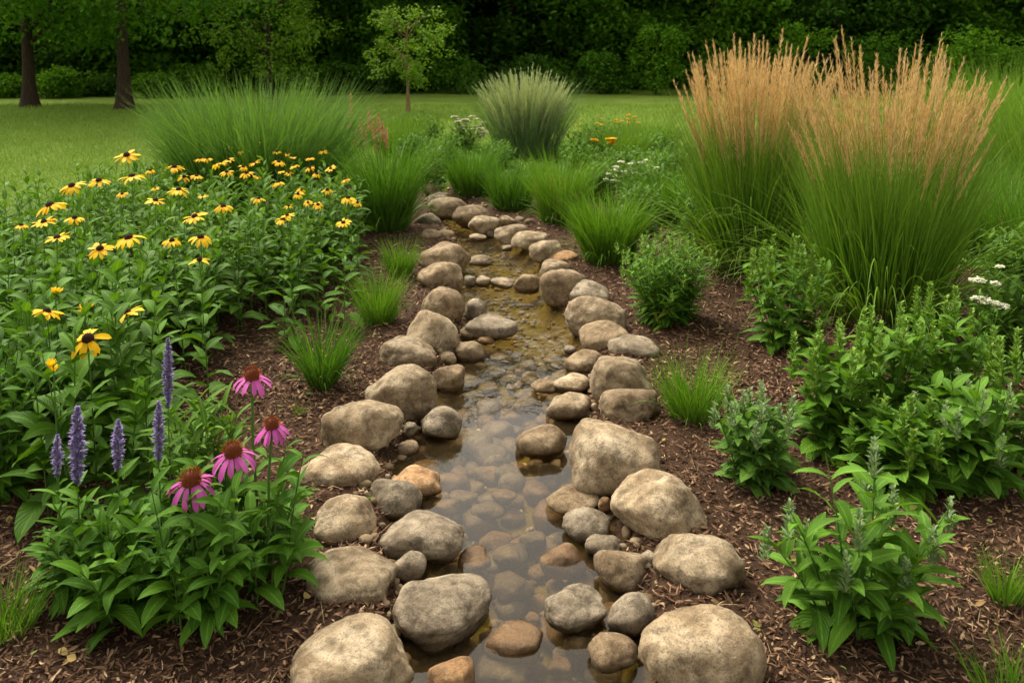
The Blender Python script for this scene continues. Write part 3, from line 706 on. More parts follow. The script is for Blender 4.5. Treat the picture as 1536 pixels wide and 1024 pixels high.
# ------------------------------------------------------------------ leafy plants
def stem_leaves(lm, sm, base, tip, nl, L0, L1, wr, bend=.15, srad=.0035, t0=.06, el0=.35, el1=1.0, dr=(1.1, .7), pw=(.6, .9), matL=0, matS=0, t1=.97):
    """one curved stem from base to tip with leaves all the way up"""
    base, tip = np.asarray(base, float), np.asarray(tip, float)
    k = 7; s = np.linspace(0, 1, k)
    mid = base+(tip-base)*.5+np.array([(base-tip)[0]*bend, (base-tip)[1]*bend, bend*np.linalg.norm(tip-base)*.3])
    P = ((1-s)**2)[:, None]*base+(2*s*(1-s))[:, None]*mid+(s**2)[:, None]*tip
    tubes(sm, P[None], (srad*(1-.6*s))[None], 5, matS)
    t = np.linspace(t0, t1, nl)+R.normal(0, .012, nl); t = np.clip(t, 0, 1)
    pos = ((1-t)**2)[:, None]*base+(2*t*(1-t))[:, None]*mid+(t**2)[:, None]*tip
    az = R.uniform(0, 6.28)+np.arange(nl)*2.4+R.normal(0, .25, nl)
    Ls = (L0+(L1-L0)*t**1.2)*R.uniform(.75, 1.15, nl)
    el = el0+(el1-el0)*t+R.normal(0, .15, nl); dp = dr[0]+(dr[1]-dr[0])*t+R.normal(0, .25, nl)
    leaves(lm, pos, az, el, Ls, Ls*wr*R.uniform(.85, 1.15, nl), dp, n=6, fold=R.uniform(.1, .45, nl), roll=R.normal(0, .3, nl), pw=pw, mat=matL, wav=.10)
    return P
def buds(mb, tip, h, n, L, spread=.02):
    s = R.uniform(0, 1, n); az = R.uniform(0, 6.28, n)
    r = spread*(1-s*.7)
    pos = tip+np.stack([np.cos(az)*r*.3, np.sin(az)*r*.3, (s-.75)*h], -1)
    leaves(mb, pos, az, R.uniform(.5, 1.2, n), L*(1.1-.6*s)*R.uniform(.7, 1.2, n), L*.32, R.uniform(-.3, .6, n), n=2, fold=.3, stalk=.4)
def leafy(px, py, top, wpx, ns, name, label, leafm='salvia_leaf', L0=.13, L1=.05, wr=.32, nl=14, bud='bud_green', budn=40, budh=.10, budl=.022, group=None, cat='plant', hv=.45, tips=None, t0=.06):
    g0 = at(px, py, 0); g = np.array([g0[0], g0[1], float(hz(g0[0], g0[1]))]); dist = np.linalg.norm(g-[0, 0, CAMH])
    H = at_y(px, top, g[1])[2]-g[2]; Rr = wpx/2/FPX*dist
    root = thing(name, label, cat, g, group); lm, sm, bm_ = MB(), MB(), MB()
    if tips is None:
        tips = []
        for k in range(ns):
            th = k*2.4+R.uniform(-.4, .4); q = math.sqrt((k+.5)/ns)
            tips.append((q*Rr*.78*math.cos(th), q*Rr*.78*math.sin(th), H*(1-hv*q*R.uniform(.3, 1))-.03))
    else:
        out = []
        for (tx, ty, dy) in tips:
            P = at_y(tx, ty, g[1]+dy); out.append(tuple(P-g-[0, 0, .01]))
        tips = out
    for tp in tips:
        b = g+np.array([tp[0]*.3+R.normal(0, .012), tp[1]*.3+R.normal(0, .012), -.01]); tp = g+np.array(tp)
        if bud: lm, sm = MB(), None
        stem_leaves(lm, lm, b, tp, nl, L0, L1, wr, t0=t0, matS=1, t1=.86 if bud else .97)
        if bud:
            sh = lm.build('shoot', [M[leafm], M['stem']], root, loc=g)
            if R.random() > .8: continue
            buds(bm_, tp, budh, budn, budl); bm_.build('flower_bud', M[bud], sh, loc=g); bm_ = MB()
    if not bud:
        lm.build('foliage', [M[leafm], M['stem']], root, loc=g)
    return root
GL = 'leafy perennials on the right bed'
leafy(1000,482,330,200,58,'leafy_bush','feathery bushy green plant right of the stream, before the left reed grass','salvia_leaf',.14,.06,.20,20,'bud_green',30,.08,.022,GL,hv=.6)
leafy(1178,522,350,185,19,'budding_perennial','leafy plant with yellow-green buds between the two reed grasses','salvia_leaf',.15,.055,.34,15,'bud_green',130,0.18,.036,GL)
leafy(1130,722,570,150,20,'silver_perennial','bushy plant with silvery tips right of the broad domed boulder','blue_leaf',.125,.05,.36,16,'bud_silver',80,0.10,.026,GL)
leafy(1245,672,485,140,11,'budding_perennial','leafy plant with spiky yellow-green buds at the left of the right-hand mass','salvia_leaf',.19,.07,.36,15,'bud_green',130,0.20,.036,GL,hv=.35)
leafy(1325,655,455,130,9,'budding_perennial','tall leafy plant with upright green buds in the middle of the right-hand mass','salvia_leaf',.19,.07,.36,16,'bud_green',130,0.20,.036,GL,hv=.3)
leafy(1410,640,430,150,11,'budding_perennial','tallest leafy plant in the right-hand mass, left of the white yarrow','salvia_leaf',.19,.07,.36,16,'bud_green',130,0.19,.036,GL,hv=.3)
leafy(1345,730,588,150,11,'budding_perennial','low leafy plant in front of the right-hand mass','salvia_leaf',.195,.075,.38,14,'bud_green',130,0.15,.036,GL)
leafy(1445,725,540,170,12,'silver_perennial','broad leafy plant with pale silvery buds at the right front of the mass','salvia_leaf',.195,.075,.38,15,'bud_silver',80,0.12,.026,GL,hv=.5)
leafy(1520,700,490,130,9,'budding_perennial','leafy plant with upright buds running out of the right edge','salvia_leaf',.13,.05,.34,15,'bud_green',130,0.19,.036,GL)
leafy(1290,940,660,280,12,'silver_perennial','broad-leaved plant standing alone on the mulch at the front right','salvia_leaf',.185,.085,.31,15,'bud_silver',80,0.11,.026,GL,
      tips=[(1312,668,0),(1238,672,.02),(1185,760,-.05),(1425,755,.03),(1150,800,0),(1400,800,-.06),(1290,775,-.1),(1340,740,.06),(1210,790,.05),(1270,840,-.12),(1360,850,-.1),(1300,720,.08)])
GR = 'green perennials around the middle distance'
for px, py, tp, wp, mt, lab in [
 (1500,545,400,120,'pale_leaf','fresh green leafy plant behind the white yarrow'),
 (960,320,235,110,'blue_leaf','low leafy plant beside the dense bright grass clump'),
 (1010,275,210,110,'blue_leaf','blue-green leafy plant left behind the left reed grass'),
 (935,270,215,100,'pale_leaf','light green leafy plant with the small white flowers in the middle distance'),
 (880,245,190,90,'pale_leaf','yellow-green leafy plant right of the silver grass'),
 (690,235,180,80,'pale_leaf','yellow-green leafy plant under the distant white flowers'),
 (1050,385,260,110,'blue_leaf','leafy plant tucked left under the left reed grass'),
 (905,215,175,100,'pale_leaf','hazy yellow-green plant at the far edge of the bed'),
 (650,282,205,90,'pale_leaf','bushy plant at the head of the dry streambed'),
 (665,255,195,90,'pale_leaf','leafy plant left of the soft rounded grass clump'),
 (620,255,190,70,'blue_leaf','leafy plant right of the tall dark grass clump'),
 (640,215,165,80,'pale_leaf','hazy light green plant left of the silver grass, by the lawn'),
 (985,235,190,110,'pale_leaf','yellow-green plant at the far bed edge left of the left reed grass'),
 (960,350,262,90,'blue_leaf','low leafy plant between the dense bright grass clump and the feathery bush'),
 (900,300,235,90,'blue_leaf','leafy plant between the bright upright grass clump and the dense one'),
 (870,265,205,80,'pale_leaf','light green plant behind the bright upright grass clump'),
 (745,260,205,80,'pale_leaf','leafy plant at the foot of the silver grass'),
 (1230,330,230,90,'blue_leaf','leafy plant in the gap between the two reed grasses'),
 (1520,450,330,120,'pale_leaf','light green plant at the right edge behind the white yarrow')]:
    leafy(px, py, tp, wp, 26, 'leafy_perennial', lab, mt, .16, .08, .28, 14, None, group=GR)

# ------------------------------------------------------------------ flower heads
def petals(mb, c, n, L, W, elev, droop, tilt=0., taz=0., r0=.01, fold=.2, pw=(.5, .42)):
    lo = MB(); az = np.arange(n)*2*PI/n+R.normal(0, .10, n)
    if n > 9: az = az[R.random(n) > .09]; n = len(az)
    droop = droop+R.normal(0, .15)
    b = np.stack([np.cos(az)*r0, np.sin(az)*r0, 0*az], -1)
    leaves(lo, b, az, elev+R.normal(0, .12, n), L*R.uniform(.85, 1.1, n), W*R.uniform(.8, 1.15, n), droop+R.normal(0, .15, n), n=5, fold=fold, roll=R.normal(0, .15, n), pw=pw, stalk=.35)
    put(mb, lo, c, tilt, taz)
def put(mb, lo, c, tilt, taz):
    """tilt about a horizontal axis so that the axis leans towards azimuth taz, then move"""
    ca, sa, ct, st_ = math.cos(taz), math.sin(taz), math.cos(tilt), math.sin(tilt)
    Rz = np.array([[ca, -sa, 0], [sa, ca, 0], [0, 0, 1]]); Ry = np.array([[ct, 0, st_], [0, 1, 0], [-st_, 0, ct]])
    Q = Rz@Ry@Rz.T; off = 0
    for V, F, U, mm in zip(lo.v, lo.f, lo.uv, lo.m): mb.add(V@Q.T+np.asarray(c), F-off, U, int(mm[0])); off += len(V)
def dome(r, h, n=9, sides=14):
    t = np.linspace(-.35, PI/2, n); an = np.arange(sides)*2*PI/sides
    V = np.stack([np.cos(t)[:, None]*np.cos(an)*r, np.cos(t)[:, None]*np.sin(an)*r, np.sin(t)[:, None]*np.ones(sides)*h], -1)
    i, j = np.meshgrid(np.arange(n-1), np.arange(sides), indexing='ij'); j2 = (j+1) % sides
    return V.reshape(-1, 3), np.stack([i*sides+j, i*sides+j2, (i+1)*sides+j2, (i+1)*sides+j], -1).reshape(-1, 4)
def spiked_dome(mb, c, r, h, n, spike, tilt, taz, sw=.003):
    lo = MB(); V, F = dome(r, h); lo.add(V, F, np.tile([.5, .1], (len(V), 1)))
    k = np.arange(n); z = (k+.5)/n; th = k*2.39996; cr = np.sqrt(1-z*z)
    pos = np.stack([cr*np.cos(th)*r, cr*np.sin(th)*r, z*h], -1)
    blades(lo, pos, th, np.arctan2(z*r/h*1.4+.15, cr), spike*R.uniform(.7, 1.2, n), sw, 0, n=1)
    put(mb, lo, c, tilt, taz)

# ------------------------------------------------------------------ black-eyed Susans: plants > leaves, stems, flowers (> eye)
poly = np.array([at(x, y, 0)[:2] for x, y in [(-80,725),(60,705),(175,650),(225,575),(335,522),(430,468),(520,408),(542,362),(505,318),(380,302),(250,322),(120,352),(0,392),(-120,420)]])
def inside(P, pg):
    x, y = P; c = False; j = len(pg)-1
    for i in range(len(pg)):
        if (pg[i][1] > y) != (pg[j][1] > y) and x < (pg[j][0]-pg[i][0])*(y-pg[i][1])/(pg[j][1]-pg[i][1])+pg[i][0]: c = not c
        j = i
    return c
susans = [
 ('front black-eyed Susan with one big bloom, behind the purple spikes', .62, [(132,508,60)], [(80,548),(128,467)]),
 ('black-eyed Susan with a single mid-size bloom right of the big front bloom', .56, [(190,469,46)], []),
 ('black-eyed Susan with one bloom seen from the side at the left front', .62, [(70,467,40)], [(83,440)]),
 ('black-eyed Susan with three close blooms at the left of the bed', .70, [(150,373,38),(193,357,44),(86,357,36)], []),
 ('black-eyed Susan with three blooms above the broad front leaves', .70, [(258,361,30),(301,356,37),(299,390,32)], []),
 ('black-eyed Susan at the left end, blooms against the lawn', .72, [(75,308,42),(66,333,32),(112,327,28),(32,338,20)], []),
 ('black-eyed Susan with two tall blooms against the lawn, left of the tallest', .72, [(108,279,36),(148,271,32)], []),
 ('tallest black-eyed Susan, upper bloom highest against the lawn', .74, [(190,233,35),(198,265,37)], []),
 ('black-eyed Susan with paired blooms in the middle of the bed', .70, [(292,325,35),(335,310,31),(268,285,32),(304,294,16)], []),
 ('black-eyed Susan with small blooms left of the middle pair', .70, [(233,301,29),(233,282,12),(183,291,17)], []),
 ('black-eyed Susan with a broad double bloom below the far grass mound', .70, [(261,251,31),(225,256,18),(276,265,22),(295,264,20),(262,222,13)], []),
 ('black-eyed Susan with a dense knot of blooms at the back centre', .70, [(300,238,21),(328,246,25),(340,258,22),(343,240,18),(311,238,18)], []),
 ('black-eyed Susan with clustered blooms right of the dense knot', .70, [(370,260,24),(365,250,18),(381,244,21),(341,222,16),(361,228,11),(386,265,14)], []),
 ('black-eyed Susan with a low pair of blooms at the right front', .68, [(424,329,26),(431,323,22),(387,298,24),(433,309,14)], []),
 ('black-eyed Susan with blooms at the back right under the tall grass', .70, [(415,228,16),(431,231,12),(418,243,22),(441,249,17),(393,213,12),(440,236,12)], []),
 ('black-eyed Susan at the right end with the topmost bloom', .70, [(484,226,19),(465,237,16),(465,252,18),(475,261,19),(496,253,18)], []),
 ('black-eyed Susan with a wide bloom and small ones right of centre', .70, [(417,274,24),(422,257,14),(433,260,14),(452,285,16),(447,291,20)], []),
 ('black-eyed Susan with blooms beside the far tall grass clump', .68, [(491,285,21),(462,304,16),(477,307,20),(517,270,17)], []),
 ('rightmost black-eyed Susan leaning towards the mulch', .62, [(522,297,26),(515,334,24),(536,304,18)], []),
]
pl = []
for lab, z, fl, bd in susans:
    fp = []
    for (px, py, wp) in fl:
        zz = z+R.uniform(-.03, .03); fp.append((at(px, py, zz), wp))
    bp = [at(px, py, z-.02) for px, py in bd]
    c = np.mean([f[0][:2] for f in fp], 0)
    pl.append(dict(label=lab, fp=fp, bp=bp, c=c, fill=[]))
cs = np.array([p_['c'] for p_ in pl])
cnt = 0
while cnt < 560:
    P = np.array([R.uniform(poly[:, 0].min(), poly[:, 0].max()), R.uniform(poly[:, 1].min(), poly[:, 1].max())])
    if not inside(P, poly): continue
    pl[int(np.argmin(((cs-P)**2).sum(1)))]['fill'].append(P); cnt += 1
for p_ in pl:
    if p_['fp'][0][0][2] < .66 and 'rightmost' not in p_['label']:
        for (P, wp) in p_['fp']: p_['fill'] += [P[:2]+R.normal(0, .13, 2)+[-.03, .05] for k in range(9)]
for p_ in pl:
    g = np.array([p_['c'][0], p_['c'][1], 0.]); root = thing('black_eyed_susan', p_['label'], 'flower', g, 'black-eyed Susans in the left bed')
    lm, sm = MB(), MB()
    for q in p_['fill']:
        h = R.uniform(.42, .64); b = np.array([q[0], q[1], float(hz(q[0], q[1]))])
        stem_leaves(lm, lm, b, b+[R.normal(0, .05), R.normal(0, .05), h*R.uniform(.9, 1.12)], 16, *((.20, .08, .43) if q[1] < 4.6 else (.18, .08, .31)), el0=.5, el1=1.05, dr=(1.3, .8), t0=.12, matL=int(R.random() < (.12 if q[1] < 4.6 else .6)), matS=2)
    for (P, wp) in p_['fp']:
        dist = np.linalg.norm(P-[0, 0, CAMH]); Lr = wp/FPX*dist/2
        b = np.array([P[0]+R.normal(0, .03), P[1]+R.normal(0, .03), float(hz(P[0], P[1]))])
        # leafy lower stem, bare upper stalk
        kk = b+(P-b)*.74; st = MB()
        stem_leaves(lm, st, b, kk, 13, .18, .07, .36, bend=.02, t0=.1, srad=.004)
        tubes(st, np.stack([kk, kk+(P-kk)*.5+R.normal(0, .004, 3), P-[0, 0, .004]])[None], [[.0026, .0024, .0026]], 5)
        st.build('flower_stem', M['stem'], root, loc=g)
        tilt = R.uniform(.05, .5); taz = -PI/2+R.normal(0, .8)
        if wp > 55: tilt, taz = .5, -PI/2
        fm = MB(); n = int(R.integers(12, 16)); petals(fm, P, n, Lr*.86, Lr*.29, R.uniform(-.2, .1), R.uniform(.4, .9), tilt, taz, r0=Lr*.18)
        fo = fm.build('flower_head', M['yellow'], root, loc=g)
        em = MB(); spiked_dome(em, P, Lr*.26, Lr*.26, 60, Lr*.07, tilt, taz, .003)
        em.build('flower_eye', M['brown_eye'], fo, loc=g)
    for P in p_['bp']:
        b = np.array([P[0], P[1], 0.]); st = MB(); tubes(st, np.stack([b, (b+P)/2, P])[None], [[.003, .0025, .002]], 5); st.build('flower_stem', M['stem'], root, loc=g)
        fm = MB()
        for k in range(3): petals(fm, P+R.normal(0, .012, 3), 7, .022, .010, .9, .2, 0, 0, r0=.003)
        fm.build('flower_bud', M['yellow'], root, loc=g)
    lm.build('foliage', [M['susan_leaf'], M['pale_leaf'], M['stem']], root, loc=g)
leafy(20,560,420,150,14,'weedy_perennial','pale leafy plant at the left edge beside the lawn','pale_leaf',.12,.06,.26,16,None,group='green perennials left')
leafy(0,740,500,130,12,'weedy_perennial','narrow-leaved tall plant at the left edge before the yellow flowers','cone_leaf',.13,.07,.26,18,None,group='green perennials left')

# ------------------------------------------------------------------ coneflowers
for (px, py, wp, bx, by, lab) in [
 (287,722,66,288,935,'nearest purple coneflower, lowest bloom of the four'),
 (350,680,64,345,925,'coneflower with the second lowest pink bloom'),
 (408,640,50,392,890,'rightmost coneflower with a small drooping bloom'),
 (378,566,54,382,850,'farthest and highest coneflower on a long bare stem')]:
    b0 = at(bx, by, 0); P = at_y(px, py, b0[1]+.02); g = np.array([b0[0], b0[1], float(hz(b0[0], b0[1]))])
    root = thing('coneflower', lab, 'flower', g, 'purple coneflowers'); lm, sm = MB(), MB()
    dist = np.linalg.norm(P-[0, 0, CAMH]); r = wp/FPX*dist/2
    tubes(sm, np.stack([g, g+(P-g)*.35+[.01, 0, 0], g+(P-g)*.7, P])[None], [[.005, .0045, .004, .0045]], 6)
    n = 9; t = np.linspace(.12, .62, n)
    leaves(lm, g+(P-g)*t[:, None], np.arange(n)*2.4+R.uniform(0, 6), R.uniform(.3, .9, n), R.uniform(.09, .13, n), .030, R.uniform(.6, 1.3, n), n=6, fold=.3, wav=.1)
    for k in range(8):
        th = R.uniform(0, 6.28); q = R.uniform(.06, .17); tp = g+[q*math.cos(th), q*.8*math.sin(th), R.uniform(.20, .42)]
        stem_leaves(lm, sm, g+[q*.5*math.cos(th), q*.4*math.sin(th), 0], tp, 10, .145, .08, .33, el0=.45, el1=1., dr=(1.5, .9), t0=.2)
    tl, ta = R.uniform(.1, .22), -PI/2+R.normal(0, .4)
    fm = MB(); petals(fm, P, 16, r*1.0, r*.25, -.35, .85, tl, ta, r0=r*.30, fold=.15, pw=(.4, .25))
    fo = fm.build('flower_head', M['pink'], root, loc=g)
    cm = MB(); spiked_dome(cm, P+[0, 0, .002], r*.37, r*.42, 190, r*.20, tl, ta, .0040); cm.build('flower_cone', M['cone_orange'], fo, loc=g)
    lm.build('leaves', M['cone_leaf'], root, loc=g); sm.build('stem', M['stem'], root, loc=g)
# ------------------------------------------------------------------ purple spikes
for (px, y0, y1, wp, by, lab) in [
 (252,508,612,24,850,'tallest purple flower spike, farthest right of the spikes'),
 (238,602,692,25,880,'purple spike just below and left of the tallest one'),
 (177,630,706,26,890,'short purple spike between the fat spike and the right pair'),
 (116,610,725,32,900,'fattest purple spike, left of centre among the spikes'),
 (86,652,716,22,895,'shortest purple spike at the far left')]:
    b0 = at(px+8, by, 0); g = np.array([b0[0], b0[1], float(hz(b0[0], b0[1]))]); wp = wp*.86; Pt = at_y(px, y0, b0[1]); Pb = at_y(px, y1, b0[1])
    root = thing('purple_flower_spike_plant', lab, 'flower', g, 'purple flower spikes'); lm, sm, fm = MB(), MB(), MB()
    stem_leaves(lm, sm, g, Pb, 18, .12, .07, .24, bend=.03, el0=.5, el1=.9, dr=(1.4, .6), t0=.1, srad=.004)
    tubes(sm, np.stack([Pb, (Pb+Pt)/2, Pt])[None], [[.003, .0025, .001]], 5)
    for k in range(5):
        th = R.uniform(0, 6.28); q = R.uniform(.05, .12)
        stem_leaves(lm, sm, g, g+[q*math.cos(th), q*math.sin(th), R.uniform(.14, .30)], 12, .13, .07, .26, el0=.45, el1=1., dr=(1.4, .8), t0=.12)
    h = np.linalg.norm(Pt-Pb); rr = wp/2/FPX*np.linalg.norm(Pt-[0, 0, CAMH]); n = int(520*h/.2)
    s = np.repeat(np.linspace(0, 1, n//9), 9)+R.normal(0, .008, (n//9)*9); s = np.clip(s, 0, 1); n = len(s)
    az = R.uniform(0, 6.28, n); prof = np.clip(.45+1.3*s, 0, 1)*(1-s**3*.75)*R.uniform(.7, 1.15, n)
    leaves(fm, Pb+(Pt-Pb)*s[:, None]+np.stack([np.cos(az), np.sin(az), 0*az], -1)*(rr*.25*prof)[:, None], az, R.uniform(.1, 1.1, n), rr*.80*prof, rr*.30, R.uniform(-.4, .8, n), n=2, fold=.5, stalk=.5)
    fm.build('flower_spike', M['purple'], root, loc=g)
    lm.build('leaves', M['cone_leaf'], root, loc=g); sm.build('stem', M['stem'], root, loc=g)
leafy(300,830,590,130,17,'narrow_leaved_perennial','light green narrow-leaved shoots between the spikes and the coneflowers','pale_leaf',.16,.11,.16,18,None,group='green perennials left',hv=.25)
leafy(185,920,760,200,9,'leafy_perennial','broad-leaved clump at the foot of the purple spikes','cone_leaf',.16,.09,.34,12,None,group='green perennials left')

# ------------------------------------------------------------------ white and pink umbels
def umbels(px, py, heads, name, label, mat, fsz, leafm, group=None, headr=.045):
    g0 = at(px, py, 0); g = np.array([g0[0], g0[1], float(hz(g0[0], g0[1]))]); root = thing(name, label, 'flower', g, group)
    lm, sm = MB(), MB()
    for hx, hy, hr in heads:
        P = at_y(hx, hy, g[1]+R.normal(0, .06)); b = g+[R.normal(0, .04), R.normal(0, .04), 0]
        lm = MB(); stem_leaves(lm, lm, b, P, 16, .10, .04, .24, bend=.05, t0=.1, srad=.003, matS=1); sh = lm.build('shoot', [M[leafm], M['stem']], root, loc=g)
        fm = MB(); n = int(90*(hr/.045)); th = R.uniform(0, 6.28, n); q = np.sqrt(R.uniform(0, 1, n))*hr
        pos = P+np.stack([q*np.cos(th), q*np.sin(th), R.normal(0, .004, n)-q*q*3], -1)
        for k in range(3): leaves(fm, pos, R.uniform(0, 6.28, n), R.uniform(-.2, .6, n), fsz, fsz*.9, 0, n=2, pw=(.3, .3), stalk=.5)
        fm.build('flower_head', M[mat], sh, loc=g)
umbels(1485,590,[(1466,420,.035),(1484,452,.045),(1502,458,.04),(1468,447,.03),(1494,425,.022),(1499,400,.018)],'white_yarrow','white yarrow with flat flower heads at the right edge','white_petal',.010,'salvia_leaf')
def scatter(n, x0, x1, y0, y1, h0, h1): return [(R.uniform(x0, x1), R.uniform(y0, y1), R.uniform(h0, h1)) for k in range(n)]
umbels(705,235,scatter(24,675,733,172,205,.03,.065),'white_yarrow','distant white flowers left of the silver grass','white_petal',.022,'pale_leaf')
umbels(955,315,scatter(20,905,985,240,272,.018,.04),'white_yarrow','small white flowers in the leafy bed right of the stream','white_petal',.013,'blue_leaf')
umbels(905,255,scatter(6,885,922,208,215,.02,.04),'yellow_daisy','distant yellow flowers right of the silver grass','yellow',.022,'pale_leaf')
umbels(950,225,scatter(14,860,960,172,192,.012,.03),'yellow_daisy','sparse yellow specks of flowers at the far bed edge','yellow',.018,'meadow')
# pink spires
g0 = at(550, 262, 0); root = thing('pink_astilbe', 'hazy pink-red flower spires behind the tall grass clump', 'flower', g0)
for k, (hx, hy) in enumerate([(526,150),(523,178),(541,185),(553,172),(560,184),(568,178),(574,190),(548,198),(533,200),(580,200),(565,203)]):
    P = at_y(hx, hy, g0[1]+R.normal(0, .12)); b = g0+[R.normal(0, .15), R.normal(0, .1), 0]
    lm = MB(); stem_leaves(lm, lm, b, P, 12, .12, .05, .22, bend=.03, t0=.1, t1=.8, srad=.004, matS=1); sh = lm.build('shoot', [M['pale_leaf'], M['stem']], root, loc=g0)
    fm = MB(); buds(fm, P, .26, 130, .035, .05); fm.build('flower_spike', M['rose'], sh, loc=g0)
# ------------------------------------------------------------------ trees
def crown_leaves(mb, centers, radii, nper, size, mat=0, flat=.75):
    for c, r in zip(centers, radii):
        n = int(nper*R.uniform(.7, 1.3)); d = R.normal(size=(n, 3)); d /= np.linalg.norm(d, axis=1)[:, None]
        q = R.uniform(.25, 1, n)**.5
        pos = np.asarray(c)+d*(q*r)[:, None]*[1, 1, flat]
        leaves(mb, pos, R.uniform(0, 6.28, n), R.normal(-.2, .5, n), size*R.uniform(.6, 1.3, n), size*.6, R.uniform(0, .8, n), n=2, fold=.3, roll=R.normal(0, .5, n), stalk=.2, mat=mat)
def clump_centers(n, rx, ry, z0, z1, r0, r1, shell=.4, low=1.0):
    c, rr = [], []
    while len(c) < n:
        d = R.normal(size=3); d /= np.linalg.norm(d); q = R.uniform(shell, 1)**.6
        z = z0+(z1-z0)*R.uniform(0, 1)**low
        u = (z-z0)/(z1-z0); prof = math.sqrt(max(.05, 1-(2*u-1)**2*.75))
        c.append((d[0]*q*rx*prof, d[1]*q*ry*prof, z)); rr.append(R.uniform(r0, r1))
    return c, rr
def limbs(mb, H, r, n, reach, z0, z1, lean=(0, 0)):
    k = 16; s = np.linspace(0, 1, k)**2
    P = np.stack([lean[0]*s+.05*r*np.sin(s*9), lean[1]*s, H*s], -1)
    rad = r*(1-.75*s)*(1+.9*np.exp(-s*H/.35))
    tubes(mb, P[None], rad[None], 12)
    for i in range(n):
        th = R.uniform(0, 6.28); z = R.uniform(z0, z1); ln = reach*R.uniform(.5, 1); s6 = np.linspace(0, 1, 6)
        b = np.array([lean[0]*z/H, lean[1]*z/H, z])
        L_ = b+np.stack([np.cos(th)*ln*s6, np.sin(th)*ln*s6, ln*.75*s6**.8+.1*np.sin(s6*5+i)], -1)
        tubes(mb, L_[None], (r*.42*(1-.85*s6)*(1-.5*z/H))[None], 7)
def tree(name, label, loc, H, r, rx, z0, nclump, rad, nper, size, mat, bark='bark', limbn=9, limbz=(.25, .9), group=None, low=1., lean=(0, 0), shell=.35):
    g = np.array([loc[0], loc[1], -.02]); root = thing(name, label, 'tree', g, group)
    mb = MB(); limbs(mb, H*.8, r, limbn, rx*.85, H*limbz[0], H*limbz[1], lean); mb.build('trunk', M[bark], root)
    mb = MB(); c, rr = clump_centers(nclump, rx, rx, z0, H, rad*.7, rad*1.3, shell, low); crown_leaves(mb, c, rr, nper, size); mb.build('crown', M[mat], root)
    return root
def copy_tree(o, loc, rz, s, label=None):
    c = o.copy(); C.objects.link(c); c.location = loc; c.rotation_euler = (0, 0, rz); c.scale = s
    if label: c['label'] = label
    for ch in o.children:
        d = ch.copy(); C.objects.link(d); d.parent = c
    return c
ta, tb = at(45, 160, 0), at(187, 164, 0)
tree('shade_tree', 'dark-trunked lawn tree at the far left with low forking limbs', ta, 12, .155, 5.0, 2.1, 150, .85, 120, .17, 'mid_leaf', limbz=(.13, .5))
tree('shade_tree', 'dark-trunked lawn tree with a straight trunk, second from the left', tb, 13, .155, 5.0, 2.0, 150, .85, 120, .17, 'mid_leaf', limbz=(.28, .7))
tc_ = at(612, 168, 0); tree('young_tree', 'slender young tree with a thin pale trunk alone on the lawn', tc_, 2.55, .04, 1.15, .75, 46, .24, 60, .085, 'fresh_leaf', 'young_bark', 14, (.32, .85), shell=.3)
td = at(405, 150, 0); tree('light_green_tree', 'low spreading light green tree behind the grass mound', td, 5.6, .09, 2.3, 0.7, 80, .48, 80, .12, 'fresh_leaf', limbn=10, limbz=(.10, .8), shell=.3, low=1.2)
# woodland edge: four kinds, then copies
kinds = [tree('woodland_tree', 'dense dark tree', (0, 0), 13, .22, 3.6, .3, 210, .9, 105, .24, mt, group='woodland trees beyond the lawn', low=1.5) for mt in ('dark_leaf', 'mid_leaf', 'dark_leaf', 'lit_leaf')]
spots = []
names = ['behind the far left lawn tree', 'between the two lawn trees', 'right of the straight-trunked lawn tree', 'behind the light green tree', 'left of the young tree', 'directly behind the young tree', 'between the young tree and the silver grass', 'behind the silver grass', 'left of the left reed grass', 'behind the left reed grass', 'behind the gap between the reed grasses', 'behind the right reed grass', 'at the far right edge']
lx = np.linspace(-25, 25, 13)
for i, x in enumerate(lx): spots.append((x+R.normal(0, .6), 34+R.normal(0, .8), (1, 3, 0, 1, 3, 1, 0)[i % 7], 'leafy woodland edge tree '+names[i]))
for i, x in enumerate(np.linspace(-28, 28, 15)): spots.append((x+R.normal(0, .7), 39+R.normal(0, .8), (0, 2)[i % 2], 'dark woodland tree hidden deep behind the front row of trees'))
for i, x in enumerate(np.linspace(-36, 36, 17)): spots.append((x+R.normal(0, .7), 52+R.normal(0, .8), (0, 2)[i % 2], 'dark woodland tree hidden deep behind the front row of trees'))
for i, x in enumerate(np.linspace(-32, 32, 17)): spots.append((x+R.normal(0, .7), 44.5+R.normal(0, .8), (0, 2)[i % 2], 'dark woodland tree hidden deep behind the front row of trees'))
used = set()
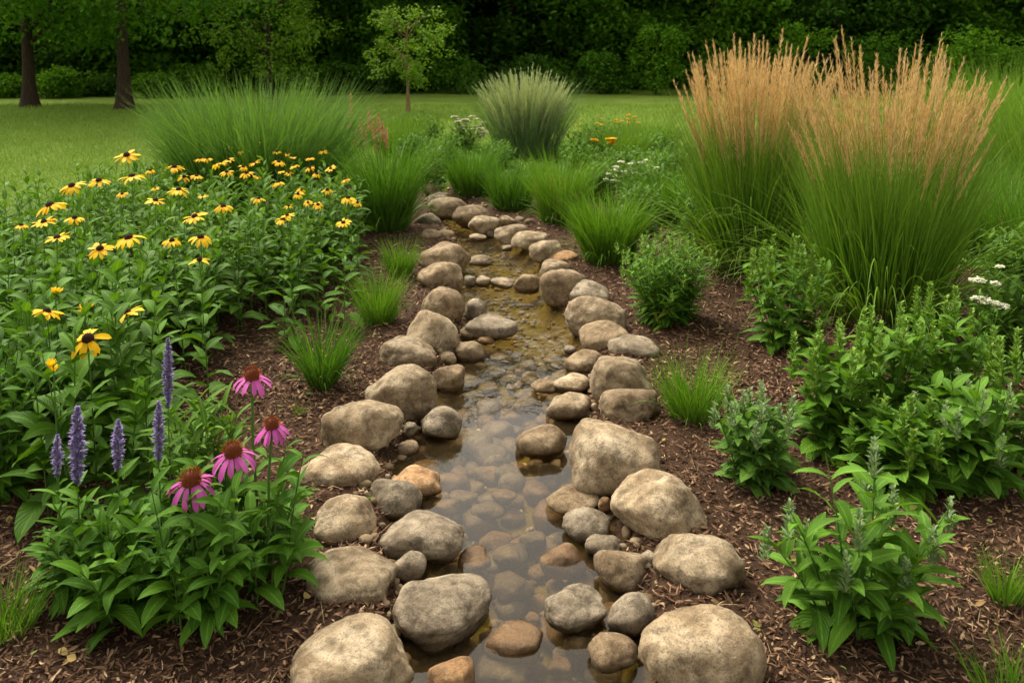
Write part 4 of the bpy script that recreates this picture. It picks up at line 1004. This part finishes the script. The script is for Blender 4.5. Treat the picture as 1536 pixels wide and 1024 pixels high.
for x, y, kd, lab in spots:
    s = R.uniform(.9, 1.15); o = kinds[kd]
    if kd not in used:
        used.add(kd); o.location = (float(x), float(y), -.02); o['label'] = lab; continue
    copy_tree(o, (float(x), float(y), -.02), float(R.uniform(0, 6.28)), (float(s), float(s), float(R.uniform(.9, 1.1))), lab)
def shrub(px, py, wpx, top, mat, label, nc=26, nper=70, size=.14):
    g = at(px, py, 0); dist = np.linalg.norm(g-[0, 0, CAMH]); rx = wpx/2/FPX*dist; H = at_y(px, top, g[1])[2]
    root = thing('shrub', label, 'shrub', g, 'shrubs along the woodland edge')
    mb = MB(); c, rr = clump_centers(nc, rx*.75, rx*.6, .1, H*.88, rx*.22, rx*.36, .2); crown_leaves(mb, c, rr, nper, size); mb.build('foliage', M[mat], root)
    mb = MB(); limbs(mb, H*.7, .03, 5, rx*.5, .1, H*.4); mb.build('stem', M['bark'], root)
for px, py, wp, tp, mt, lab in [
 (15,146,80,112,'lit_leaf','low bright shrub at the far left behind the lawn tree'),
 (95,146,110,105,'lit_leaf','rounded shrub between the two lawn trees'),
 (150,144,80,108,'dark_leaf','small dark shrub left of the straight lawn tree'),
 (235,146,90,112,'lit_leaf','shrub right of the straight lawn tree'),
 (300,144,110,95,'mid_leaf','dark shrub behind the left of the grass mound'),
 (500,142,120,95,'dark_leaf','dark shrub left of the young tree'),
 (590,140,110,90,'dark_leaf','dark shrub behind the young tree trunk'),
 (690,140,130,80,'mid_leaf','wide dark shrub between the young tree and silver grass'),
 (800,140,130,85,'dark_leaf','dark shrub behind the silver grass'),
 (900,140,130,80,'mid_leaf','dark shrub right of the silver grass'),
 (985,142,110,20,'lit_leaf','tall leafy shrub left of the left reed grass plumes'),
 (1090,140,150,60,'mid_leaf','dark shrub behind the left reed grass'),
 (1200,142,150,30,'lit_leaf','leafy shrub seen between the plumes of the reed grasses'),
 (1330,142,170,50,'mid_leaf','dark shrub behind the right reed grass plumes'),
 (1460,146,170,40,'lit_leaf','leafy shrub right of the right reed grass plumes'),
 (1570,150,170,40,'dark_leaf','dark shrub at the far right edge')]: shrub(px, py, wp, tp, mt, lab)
